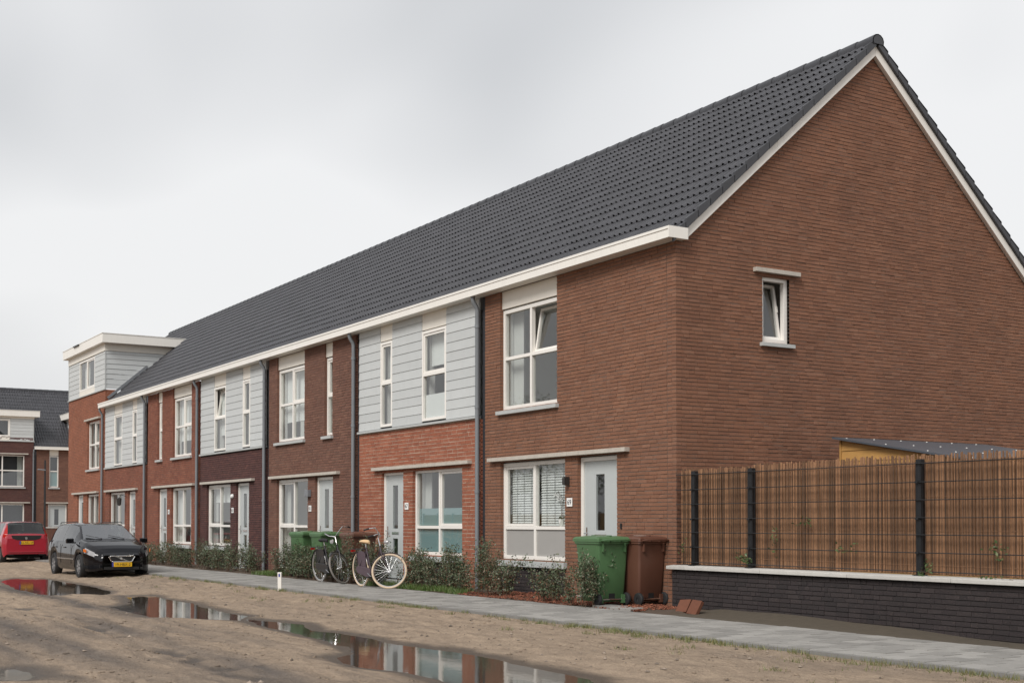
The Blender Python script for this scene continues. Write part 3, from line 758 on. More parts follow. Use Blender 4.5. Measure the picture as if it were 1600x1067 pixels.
B = [-(6.0+5.745*k) for k in range(6)]
Hs = {}
Hs[69], RF = house(dict(xl=B[0], xr=0, label='end house with brown brick gable wall and white barge boards, number 69', brick='brick_brown', mortar='mortar_dark', course=.0625,
    gable=True, end=True, gwin=(1.80,2.40,4.225,5.335), win=(-5.26,-3.08), door=(-2.69,-1.55), lintel=(-5.60,-1.20), upper=[(-5.27,-3.33,{(1,1):'t'},[('curtain',.02,.2),('curtain',.84,.98)])],
    wm={(0,0):'p',(1,0):'p',(0,1):'s'}, wd=[('slats',.07,.47,1.27,2.34),('slats',.53,.96,1.27,2.36)], num=(-2.925,'69'), single=300))
Hs[67], _ = house(dict(xl=B[1], xr=B[0], label='orange brick house with grey clad upper floor, number 67', brick='brick_orange', mortar='mortar_light', course=.077, bl=.205, jv=.0115, proud=-.002, clad=True,
    door=(-10.41,-9.33), win=(-8.89,-6.74), lintel=(-10.73,-6.35), upper=[(-10.45,-9.86,{(0,1):'s'},[('roller',.1,.9,4.38)]),(-8.45,-7.39,{(0,1):'s'},[('film',.07,.93,3.5,3.98,'blind'),('roller',.05,.95,4.6)])],
    wm={(1,1):'s'}, wd=[('film',.04,.96,1.24,1.60,'teal'),('film',.04,.96,.70,1.17,'teal'),('curtain',.02,.16)], num=(-9.15,'67'), pipe=-6.01, single=300))
Hs[65], _ = house(dict(xl=B[2], xr=B[1], label='brown brick house with white framed full-height front window, number 65', brick='brick_umber', mortar='mortar_mid', course=.0625,
    door=(-14.17,-13.08), win=(-16.74,-14.63), wz0=.10, lintel=(-17.11,-12.66), upper=[(-16.75,-14.86,{(1,1):'s'},[('roller',.03,.97,3.95),('curtain',.5,.62)]),(-13.60,-13.12,{(0,1):'s'},[('roller',.1,.9,3.5)])],
    wm={(0,1):'s'}, wd=[('curtain',.02,.14),('curtain',.86,.98)], num=(-14.46,'65'), pipe=B[1]-.01))
Hs[63], _ = house(dict(xl=B[3], xr=B[2], label='dark plum brick house with grey clad upper floor, number 63', brick='brick_plum', mortar='mortar_black', course=.0625, clad=True,
    door=(-19.89,-18.84), win=(-22.49,-20.37), lintel=(-22.86,-18.39), upper=[(-21.80,-20.77,{(0,1):'t'},[('roller',.05,.95,3.9)]),(-19.35,-18.75,{(0,1):'s'},[('roller',.1,.9,3.5)])],
    wm={(0,1):'s'}, wd=[('roller',.03,.97,1.9),('curtain',.02,.12)], num=(-20.15,'63'), pipe=B[2]-.01))
Hs[61], _ = house(dict(xl=B[4], xr=B[3], label='red brick house with wide and narrow upper windows, number 61', brick='brick_red', mortar='mortar_mid', course=.0625,
    door=(-27.58,-26.56), win=(-26.07,-23.99), lintel=(-28.04,-23.61), upper=[(-27.67,-27.14,{(0,1):'s'},[('roller',.1,.9,3.5)]),(-25.94,-24.0,{(1,1):'s'},[('roller',.03,.97,3.95)])],
    wd=[('curtain',.02,.3),('curtain',.55,.97)], num=(-26.32,'61'), pipe=B[3]-.01))
Hs[59], _ = house(dict(xl=B[5], xr=B[4], label='red brick house with grey clad upper floor beside the tall dormer', brick='brick_red', mortar='mortar_mid', course=.0625, clad=True,
    door=(-31.30,-30.33), win=(-33.89,-31.73), lintel=(-34.35,-30.02), upper=[(-33.23,-32.10,{(0,1):'s'},[('curtain',.05,.35)]),(-30.73,-30.15,{(0,1):'s'})],
    wd=[('curtain',.7,.97)], pipe=B[4]-.01))
XT0, XT1 = -40.65, -34.62
Hs[57], _ = house(dict(xl=XT0, xr=XT1, label='tall orange brick house with flat-roofed grey clad dormer', brick='brick_rust', mortar='mortar_mid', course=.0625, tower=True, recess=False, end=True,
    door=(-39.03,-38.01), win=(-37.37,-35.53), lintel=(-39.60,-35.50), upper=[(-37.36,-35.46,{(1,1):'s'},[('curtain',.3,.7)])], wd=[('curtain',.3,.5)], pipe=B[5]-.05))

# gable of the end house: barge boards, verge tiles, window
H = Hs[69]
Lb = 2*RIDGE_Y
def slope_box(b, x0, x1, side, s0, s1, n0, n1, ref=9.397):
    """box along the gable slope; s measured down from the ridge (horizontal metres), n vertical offset over the brick line"""
    P = []
    for x in (x0, x1):
        for s_, n_ in ((s0,n0),(s1,n0),(s1,n1),(s0,n1)): P.append((x, RIDGE_Y+side*s_, ref-SLOPE*s_+n_))
    b.add(P, [(0,1,2,3)[::-1],(4,5,6,7),(0,1,5,4),(1,2,6,5),(2,3,7,6),(3,0,4,7)])
for side in (-1, 1):
    e = 4.255 if side < 0 else RIDGE_Y+.45
    for s0, s1 in ((.0015, 2.30), (2.303, e)):
        b = MB(); slope_box(b, .050, .090, side, s0, s1, 0, .172); b.build('barge_board', M['white'], H)
    b = MB(); slope_box(b, .009, .0495, side, .002, e-(.06 if side < 0 else .02), .004, .030); b.build('verge_soffit', M['panel'], H)
    c_ = 0
    for c_ in range(18):
        yt = EAVE_Y+c_*TG*CA; s1 = RIDGE_Y-yt; s0 = max(s1-TG*CA+.006, .02)
        if s1 < .05: continue
        b = MB(); t0, t1 = .235, .335
        # side flap tapering: nose higher than head
        P = []
        for x in (.096, .142):
            for s_, n_ in ((s0+.008,.174),(s1,.170),(s1,t1+.008),(s0+.008,t1-.030)): P.append((x, RIDGE_Y+side*s_, 9.397-SLOPE*s_+n_))
        b.add(P, [(0,1,2,3)[::-1],(4,5,6,7),(0,1,5,4),(1,2,6,5),(2,3,7,6),(3,0,4,7)])
        P = []
        for x in (-.18, .142):
            for s_, n_ in ((s0,t1-.068),(s1,t1-.04),(s1,t1+.004),(s0,t1-.032)): P.append((x, RIDGE_Y+side*s_, 9.397-SLOPE*s_+n_))
        if side > 0: b.add(P, [(0,1,2,3)[::-1],(4,5,6,7),(0,1,5,4),(1,2,6,5),(2,3,7,6),(3,0,4,7)])
        b.build('verge_tile', M['verge'], RF, bevel=.004)
# closing piece of the box gutter at the corner
MB().box(.1455, .157, -.265, .125, SOFFIT-.006, SOFFIT+.174).build('gutter_end', M['white'], H, bevel=.003)
MB().box(.002, .145, .0125, .122, SOFFIT, SOFFIT+.012).build('gutter_end_soffit', M['white'], H)
MB().box(.002, .020, -.2, .0, SOFFIT+.0125, SOFFIT+.10).build('gutter_end_block', M['white'], H)
window(H, ROT90, 1.80, 2.40, 4.235, 5.33, 1, None, yf=.06, modes={(0,0):'t'}, fw=.075)
put(MB().box(1.74, 2.46, -.075, .065, 4.165, 4.225), ROT90, 'window_sill', M['stone'], H, bevel=.004)
put(MB().box(1.60, 2.58, -.085, .03, 5.365, 5.432), ROT90, 'lintel', M['concrete'], H, bevel=.004)
put(MB().box(1.2, 3.0, 1.4, 1.42, 3.6, 5.8).box(1.2, 1.22, .11, 1.4, 3.6, 5.8).box(2.98, 3.0, .11, 1.4, 3.6, 5.8), ROT90, 'interior', M['plaster'], H)
MB().box(-2.99, -2.93, -.09, -.004, 1.95, 2.10).lathe([(.0,0),(.035,.0),(.035,.12),(.0,.13)], 10, 'z', (-2.96,-.10,1.96)).build('wall_lamp', M['brass'], H, smooth=True)
MB().box(-1.445, -1.405, -.02, -.004, 1.20, 1.29).build('doorbell', M['trim'], H, bevel=.004)
H = Hs[65]; ox = B[1]
MB().box(-14.62-ox, -14.40-ox, -.10, -.004, 1.95, 2.12).build('wall_lamp', M['zinc'], H, bevel=.006)
H = Hs[63]; ox = B[2]
MB().lathe([(0,-.07),(.05,-.06),(.065,-.03),(.065,-.005)], 14, 'y', (-20.15-ox,0,2.06)).build('wall_lamp', M['plate'], H, smooth=True)
H = Hs[59]; ox = B[4]
MB().tube([(-31.5-ox,-.004,2.25),(-31.5-ox,-.2,2.32),(-31.5-ox,-.26,2.22)], .012, 6).lathe([(.02,.25),(.09,.2),(.07,-.02),(.02,-.06)], 8, 'z', (-31.5-ox,-.26,1.97)).build('wall_lamp', M['brass'], H, smooth=True)

def dormer(H, ox, x0, x1, wx, zb, zt, depth_y, zf=8.20, zf2=8.56, side_gap=True):
    """flat-roofed dormer flush with the house front: cladding, window, cheeks, fascias"""
    a, c = x0-ox, x1-ox
    MB().box(a-.03, c+.03, -.05, .03, zb-.035, zb+.012).build('dormer_rail', M['stone'], H, bevel=.003)
    segs = [(a+.04, wx[0]-ox-.006), (wx[1]-ox+.006, c-.04)]
    cladding(H, IDM, segs, zb+.015, zt, y=.01)
    for s_ in segs: MB().quad((s_[0]-.01,.0305,zb),(s_[1]+.01,.0305,zb),(s_[1]+.01,.0305,zt),(s_[0]-.01,.0305,zt)).build('backing', M['recess'], H)
    for xx in (a, c-.038): MB().box(xx, xx+.038, -.018, .032, zb+.013, zt).build('corner_trim', M['stone'], H)
    MB().box(wx[0]-ox, wx[1]-ox, 0, .04, zb+.013, zb+.22).build('dormer_apron', M['panel'], H)
    W = window(H, IDM, wx[0]-ox, wx[1]-ox, zb+.225, zt-.03, 2, None, yf=.0, modes={(1,0):'s'}, dress=[('curtain', wx[0]-ox+.1, wx[0]-ox+.9)])
    MB().box(wx[0]-ox, wx[1]-ox, .35, .37, zb, zt).build('interior', M['recess'], H)  # board close behind the dormer window, room darkness put into its colour
    for xx, sgn in ((c, 1), (a, -1)):
        # cheek: boards clipped by the roof slope
        z = zb+.015
        while z < zt-.02:
            z1 = min(z+.191, zt)
            y1 = RIDGE_Y-(RIDGE_Z-z+.02)/SLOPE; y1b = RIDGE_Y-(RIDGE_Z-z1+.02)/SLOPE
            if y1b > .05:
                xo, xi = xx, xx-sgn*.016
                P = [(xo,.034,z),(xo,max(y1,.04),z),(xi,max(y1b,.04),z1),(xi,.034,z1)]
                MB().add(P, [(0,1,2,3)] if sgn > 0 else [(3,2,1,0)]).build('cladding_plank', M['clad'], H)
            z += .195
    ye = RIDGE_Y-(RIDGE_Z-zf2)/SLOPE+.1; yz = RIDGE_Y-(RIDGE_Z-zt)/SLOPE
    MB().box(a-.01, c+.01, -.03, .05, zt+.004, zf).build('dormer_band', M['panel'], H)
    for xx, sgn in ((c, 1), (a, -1)):
        x_a, x_b = sorted((xx-sgn*.03, xx+sgn*.012))
        MB().add([(x_a,.0505,zt+.004),(x_a,yz,zt+.004),(x_a,yz+.35,zf),(x_a,.0505,zf),(x_b,.0505,zt+.004),(x_b,yz,zt+.004),(x_b,yz+.35,zf),(x_b,.0505,zf)],
                 [(0,1,2,3),(7,6,5,4),(0,4,5,1),(1,5,6,2),(2,6,7,3),(3,7,4,0)]).build('dormer_band', M['panel'], H)
    MB().box(a-.30, c+.30, -.20, ye, zf+.002, zf2-.02).build('dormer_fascia', M['white'], H, bevel=.004)
    MB().box(a-.315, c+.315, -.215, ye+.02, zf2-.018, zf2+.004).build('roof_edge_trim', M['white'], H)
    MB().box(a-.28, c+.28, -.18, ye+.01, zf2+.005, zf2+.012).build('flat_roof', M['sheetroof'], H)
H = Hs[57]; ox = XT1
dormer(H, ox, XT0, XT1, (-38.80,-36.28), 6.44, 7.92, 2.2)
MB().box(-38.9-ox, -38.0-ox, -.26, -.21, 8.50, 8.545).build('overflow_spout', M['black'], H)
RF7 = underlay('roof', H, ox, XT0, XT1, y_from=2.0); roof_front(RF7, ox, XT0, XT1, 0, y_from=2.2); ridge(RF7, ox, XT0, XT1)
# brick return and lead flashing where the tall front rises over the eaves
b = MB(); b.quad((-.007,.1,5.5),(-.007,.45,5.5),(-.007,.45,6.42),(-.007,.1,6.42))
MBR = MB()
for q in lay(.1, .45, 5.50, 6.42, .0625): brick_add(MBR, *q, rng.uniform(-.002,.003), side=1)
o = b.build('return_wall', M['mortar_mid'], H); tag(MBR.build('return_brickwork', M['brick_rust'], o), kind='stuff')
MB().box(.002, .05, .0, 2.0, 0, .10).xf(Matrix.Translation((0, .12, 6.05)) @ Matrix.Rotation(ALPHA, 4, 'X')).build('flashing', M['zinc'], H)
# the terrace between the last eaves and the tall house
MB().quad((B[5]-ox-.05,.05,-.05),(.0,.05,-.05),(.0,.05,SOFFIT),(B[5]-ox-.05,.05,SOFFIT)).build('recess_strip', M['recess'], H)

# ------------------------------------------------------------------ houses across the end of the street (facing +x)
BX = -65.0
def far_house(sp): return house(dict(far=True, group='brick houses across the street end', rz=math.pi/2, mortar='mortar_mid', **sp))[0]
# local x runs along world y; ox = right edge
HA = far_house(dict(xl=-8.2, xr=3.45, ox=3.45, loc=(BX, 3.45, 0), label='brown brick house with wide clad dormer behind the red car', brick='brick_plum', tower=True, recess=False, end=True,
    win=(.45,2.94), lintel=(.1,3.25), upper=[(.45,2.93,{},[('curtain',.85,.96)])], wz0=.62))
dormer(HA, 3.45, -3.6, 3.45, (-.6,2.10), 6.16, 7.50, 2.2, 7.62, 7.98)
HB = far_house(dict(xl=3.45, xr=14.0, ox=14.0, loc=(BX, 14.0, 0), label='brown brick house with grey door behind the street lamp', brick='brick_umber', recess=True, end=True,
    door=(4.30,5.40), lintel=(4.05,5.55), upper=[(4.36,4.90,{},[('film',.1,.9,3.5,4.36,'teal')])], pipe=3.42))
dormer(HB, 14.0, 5.75, 11.4, (7.0,9.5), 6.16, 7.50, 2.2, 7.62, 7.98)
o = bpy.data.objects
RFA = underlay('roof', HA, 3.45, -8.2, 3.45, y_from=1.2); roof_front(RFA, 3.45, -8.2, 3.45, 0, y_from=.4); ridge(RFA, 3.45, -8.2, 3.45)

# low brick boundary wall
gwall = empty('garden_wall', (0, 0, 0), 0, 'low black brick garden wall with pale coping beside the end house', 'wall')
WX1 = 12.6
core = MB().box(.012, WX1, -.088, .095, -.12, .575).build('mortar_core', M['mortar_black'], gwall)
bme = MB(); brick_add(bme, -.5, .5, -.5, .5, 0, d=.05); bme = bme.mesh('wall_brick'); bme.materials.append(M['brick_dark'])
wb = lay(.008, WX1, -.1125, .583, .0625, bl=.21)
wb.sort(key=lambda q: (not inview((q[0]+q[1])/2, -.1), q[0]))
b = MB()
for i, (ua, ub, za, zb) in enumerate(wb):
    if i < 300: o_ = link('brick', bme, None, gwall, loc=((ua+ub)/2, -.096+rng.uniform(-.003,.002), (za+zb)/2)); o_.scale = (ub-ua, 1, zb-za)
    else: brick_add(b, ua, ub, za, zb, .096)
tag(b.build('brickwork', M['brick_dark'], gwall), kind='stuff')
for z in [(-.05+.0625*k, -.05+.0625*k+.0515) for k in range(10)]: MB().box(.002, .0115, -.09, .09, *z).build('brick', M['brick_dark'], gwall)
cj = [-.075, .36, 2.02, 3.66, 5.32, 7.0, 8.65, 10.3, 12.62]
for a, c in zip(cj[:-1], cj[1:]):
    MB().add([(a+.003,-.155,.586),(c-.003,-.155,.586),(c-.003,-.012,.586),(a+.003,-.012,.586),(a+.003,-.155,.636),(c-.003,-.155,.636),(c-.003,-.012,.650),(a+.003,-.012,.650)],
             [(0,3,2,1),(4,5,6,7),(0,1,5,4),(1,2,6,5),(2,3,7,6),(3,0,4,7)]).build('coping_slab', M['coping'], gwall, bevel=.005)
    if a > -.05 or True:
        a2 = max(a, .03)
        MB().box(a2+.003, c-.003, -.0115, .135, .588, .651).build('coping_slab', M['coping'], gwall, bevel=.005)
# steel mesh fence on the wall
fence = empty('mesh_fence', (0, .02, .65), 0, 'black steel mesh fence standing on the low garden wall', 'fence')
def F_(b, name, m, smooth=False): return b.xf(Matrix.Translation((0,-.02,-.65))).build(name, m, fence, smooth=smooth)
for x in (.40, 1.67, 4.72, 7.3, 9.9, 12.4):
    P_ = F_(MB().box(x-.042, x+.042, -.005, .062, .655, 2.085).box(x-.07, x+.07, -.05, .075, .6515, .6615), 'post', M['black'])
    for z in (.93, 1.35, 1.80): F_(MB().box(x-.025, x+.025, -.045, -.006, z-.012, z+.012), 'clamp', M['black'])
b = MB()
for z in (.70, .93, 1.15, 1.36, 1.58, 1.80, 2.03):
    for y in (-.034, -.014): F_(MB().tube([(.035,y,z),(12.4,y,z)], .0062, 6), 'horizontal_bar', M['black'])
b = MB(); x = .045
while x < 12.4: b.tube([(x,-.024,.665),(x,-.024,2.06)], .0022, 4); x += .05
tag(F_(b, 'vertical_wires', M['black']), kind='stuff')
# split willow mats behind the mesh
for k, (xa, xb) in enumerate(((.012, .36), (.40, 1.66), (1.69, 4.70), (4.73, 7.3), (7.33, 9.9), (9.93, 12.4))):
    b = MB(); x = xa; hb = rng.uniform(-.01,.02)
    while x < xb:
        w = rng.uniform(.012, .028); zt = 2.125+hb+rng.gauss(0,.012); tl = rng.gauss(0, .006); y = .080+rng.uniform(0,.018); r = w*.5
        zs_ = [.66+rng.uniform(0,.012), 1.15, 1.6, zt]; pts = [(x+r+tl*(z-.66)+rng.gauss(0,.0018), y+rng.gauss(0,.002), z) for z in zs_]
        b.tube(pts, [r*1.05, r, r, r*.9], 5); x += w+rng.choice((.001,.002,.003,.006))
    b.box(xa, xb, .116, .120, .66, 2.06)
    for z in (.78, 1.2, 1.62, 2.03): b.tube([(xa,.066,z),(xb,.066,z+rng.gauss(0,.006))], .0022, 4)
    loc = ['end piece against the gable', 'narrow piece between the first two posts', 'wide piece with ivy between two posts', 'piece right of the thick post', 'piece further along', 'last piece'][k]
    tag(b.build('willow_screen', M['reed']), 'brown split willow screen behind the mesh fence, '+loc, 'screen', 'willow screens on the fence')
    bpy.data.objects['willow_screen' if k == 0 else 'willow_screen.%03d' % k]['kind'] = 'thing'
    del bpy.data.objects['willow_screen' if k == 0 else 'willow_screen.%03d' % k]['kind']
# ivy creeping through the mesh
def leafcloud(n, pts, spread, lmin, lmax, droop=.0, flat=.0):
    """n leaves scattered round the given points (arrays)"""
    P = np.array(pts)[nrng.integers(0, len(pts), n)]+nrng.normal(0, 1, (n,3))*np.array(spread)
    d = nrng.normal(0, 1, (n,3)); d[:,2] = d[:,2]*(1-flat)+.25-droop; d /= np.linalg.norm(d, axis=1)[:,None]
    s_ = np.cross(d, nrng.normal(0, 1, (n,3))); s_ /= np.linalg.norm(s_, axis=1)[:,None]
    L_ = nrng.uniform(lmin, lmax, n)[:,None]; W_ = L_*nrng.uniform(.20,.30,(n,1))
    V = np.stack([P, P+d*L_*.5+s_*W_, P+d*L_, P+d*L_*.5-s_*W_], 1).reshape(-1,3)
    return V, np.arange(4*n).reshape(-1,4)
def leafobj(name, V, F, m, parent=None):
    me = bpy.data.meshes.new(name); me.from_pydata(V.tolist(), [], F.tolist()); return link(name, me, m, parent)
def ivy(x, z, n, sx, sz, lab):
    root = empty('ivy', (x, .0, z), 0, lab, 'ivy', 'ivy tendrils on the fence')
    b = MB(); pts = []
    for k in range(3):
        p = Vector((rng.gauss(0,.05), -.045, -.05)); L_ = [p.copy()]
        for i in range(7): p = p+Vector((rng.gauss(0,sx*.35), rng.gauss(0,.006), rng.gauss(0,sz*.3)+sz*.12)); p.y = min(-.04, max(-.07, p.y)); L_.append(p.copy())
        b.tube(L_, .0025, 4); pts += L_
    b.build('stem', M['bark'], root)
    V, F = leafcloud(n, [tuple(p) for p in pts], (.03,.012,.03), .04, .07, flat=.6); V[:,1] = np.minimum(V[:,1], -.034)
    leafobj('leaves', V, F, M['ivy'], root)
ivy(1.62, .80, 60, .08, .09, 'ivy clump at the foot of the second fence post')
ivy(2.1, 1.05, 26, .10, .14, 'thin ivy climbing right of the second fence post')
ivy(2.9, 1.32, 24, .12, .05, 'ivy sprig halfway up the wide willow screen')
ivy(3.55, .98, 26, .14, .05, 'ivy sprig low on the wide willow screen')
ivy(.18, .95, 16, .08, .05, 'ivy sprig beside the house corner')
ivy(4.85, .74, 30, .09, .06, 'ivy at the foot of the thick fence post')
ivy(5.9, .98, 34, .10, .07, 'ivy on the screen right of the thick post')
ivy(5.75, .68, 40, .25, .02, 'ivy trailing along the coping at the right')
# garden shed behind the fence
sh = empty('garden_shed', (1.0, 2.5, 0), 0, 'yellow pine garden shed with dark screwed roof sheet behind the fence', 'shed')
k_ = .17
for i in range(15):
    z = .05+i*.17
    zt = z+.165
    if z < 2.64:
        xa_end = min(3.2, (2.60-z)/k_ if z > 2.0 else 3.2); xb_end = min(3.2, (2.60-zt)/k_ if zt > 2.0 else 3.2)
        if xa_end < .06: continue
        xb_end = max(xb_end, .04)
        MB().add([(.04,.0,z),(xa_end,.0,z),(xb_end,.012,zt),(.04,.012,zt),(.04,.03,z),(xa_end,.03,z),(xb_end,.03,zt),(.04,.03,zt)],
                 [(0,1,2,3),(1,0,4,5),(2,1,5,6),(3,2,6,7),(0,3,7,4),(5,4,7,6)]).build('plank', M['wood'], sh)
MB().box(-.0, .038, -.01, .05, .02, 2.60).build('corner_post', M['wood'], sh)
MB().box(.04, 3.2, 2.9, 2.95, .05, 2.05).box(.04, .07, .035, 2.9, .05, 2.58).box(3.17, 3.2, .035, 2.9, .05, 2.05).build('wall', M['wood'], sh)
def shz(x): return 2.645-k_*x
MB().add([(-.07,-.10,shz(-.07)),(3.5,-.10,shz(3.5)),(3.5,3.6,shz(3.5)),(-.07,3.6,shz(-.07)),(-.07,-.10,shz(-.07)-.03),(3.5,-.10,shz(3.5)-.03),(3.5,3.6,shz(3.5)-.03),(-.07,3.6,shz(-.07)-.03)],
         [(0,1,2,3),(7,6,5,4),(0,4,5,1),(1,5,6,2),(2,6,7,3),(3,7,4,0)]).build('roof', M['sheetroof'], sh)
for x in (.1, .9, 1.7, 2.5):
    for y in np.arange(.05, 3.5, .62): MB().lathe([(0,.010),(.010,.009),(.015,0)], 8, 'z', (x, float(y), shz(x)+.001)).build('roof_screw', M['sticker'], sh)

# ------------------------------------------------------------------ wheelie bins
def wheelie(name, m, label, loc, rz, group, stick=None):
    """local: back (wheels, handle) faces +x, width along y"""
    R0 = empty(name, loc, rz, label, 'bin', group)
    b = MB(); secs = []     # z, half depth front, half depth back, half width
    for z, xf, xb, w in ((.06,-.20,.24,.215),(.10,-.235,.27,.235),(.60,-.30,.30,.262),(.90,-.335,.315,.275),(.95,-.345,.32,.285),(.955,-.365,.345,.30),(.99,-.365,.345,.30)):
        r = .04; ring = []
        for cx_, cy_, a0 in ((xb-r, w-r, 0), (xf+r, w-r, 90), (xf+r, -w+r, 180), (xb-r, -w+r, 270)):
            for t in (0, 30, 60, 90): ring.append((cx_+r*math.cos(rad(a0+t)), cy_+r*math.sin(rad(a0+t)), z))
        secs.append(ring)
    n = 16; b.v = [p for s_ in secs for p in s_]
    for i in range(len(secs)-1):
        for k in range(n): b.f.append((i*n+k, i*n+(k+1) % n, (i+1)*n+(k+1) % n, (i+1)*n+k))
    b.f.append(tuple(range(n))[::-1]); body = b.build('body', m, R0, smooth=True)
    MB().box(.262, .276, -.055, .055, .085, .19).build('foot_recess', M['trim'], body)
    for s_ in (-1, 1):
        MB().box(.24, .30, s_*.20-.03, s_*.20+.03, .04, .17).build('axle_bracket', m, body)
        MB().obox((.335, s_*.20, .90), (.02,0,.0), (0,.012,0), (0,0,.07)).build('rib', m, body)
    # lid, slightly domed, with skirt
    ln = 8; lid = MB(); L0 = []
    outl = [(-.40,-.29),(-.40,.29),(-.37,.31),(.33,.31),(.36,.29),(.36,-.29),(.33,-.31),(-.37,-.31)]
    for sc, z in ((1.0,.985),(1.0,1.035),(.90,1.058),(.55,1.074)): L0 += [(x*sc, y*sc, z) for x, y in outl]
    lid.v = L0
    for i in range(3):
        for k in range(8): lid.f.append((i*8+k, (i+1)*8+k, (i+1)*8+(k+1) % 8, i*8+(k+1) % 8))
    lid.f.append(tuple(24+k for k in range(8))[::-1])
    lid = lid.build('lid', m, R0, bevel=.006)
    MB().box(-.30, .26, -.012, .012, 1.070, 1.085).build('lid_ridge', m, lid)
    b = MB().tube([(.33,-.24,1.0),(.41,-.24,1.01),(.42,-.20,1.015),(.42,.20,1.015),(.41,.24,1.01),(.33,.24,1.0)], .016, 8)
    b.build('handle', m, R0, smooth=True)
    for yy in (-.10, .10): MB().box(.34, .40, yy-.012, yy+.012, .985, 1.02).build('hinge', m, R0)
    MB().tube([(.285,-.27,.10),(.285,.27,.10)], .012, 8).build('axle', M['chrome'], R0)
    for s_ in (-1, 1):
        y = s_*.262
        w = MB().lathe([(.03,-.028),(.07,-.028),(.088,-.026),(.10,-.015),(.10,.015),(.088,.026),(.07,.028),(.03,.028)], 20, 'y', (.285, y, .10), closed=True).build('wheel', M['rubber'], R0, smooth=True)
        MB().lathe([(.0,-.02),(.07,-.02),(.07,.02),(.0,.02)], 16, 'y', (.285, y, .10)).build('hub', M['trim'], w)
    for (mm, x0, x1, y0, y1) in stick or []:
        MB().box(x0, x1, y0, y1, 1.0765, 1.0785).build('sticker', M[mm], lid)
    return R0
GB = 'wheelie bins at the house fronts'
wheelie('wheelie_bin', M['greenbin'], 'green wheelie bin beside the door of number 69', (-.80, -.84, .02), rad(-3), GB, [('ysticker',-.19,.03,.02,.16),('sticker',.05,.16,-.15,-.02)])
wheelie('wheelie_bin', M['brownbin'], 'brown wheelie bin against the corner of the end house', (-.57, -.29, .02), rad(4), GB, [('sticker',-.02,.18,-.1,.06)])
wheelie('wheelie_bin', M['greenbin'], 'green wheelie bin in the hedge before the full-height window', (-13.2, -.62, .02), rad(184), GB, [('sticker',-.1,.1,-.12,.12)])
wheelie('wheelie_bin', M['greenbin'], 'green wheelie bin behind the black bicycle', (-11.9, -.66, .02), rad(178), GB, [('sticker',-.12,.12,-.02,.14)])
wheelie('wheelie_bin', M['brownbin'], 'brown wheelie bin behind the two bicycles', (-10.2, -.66, .02), rad(180), GB)

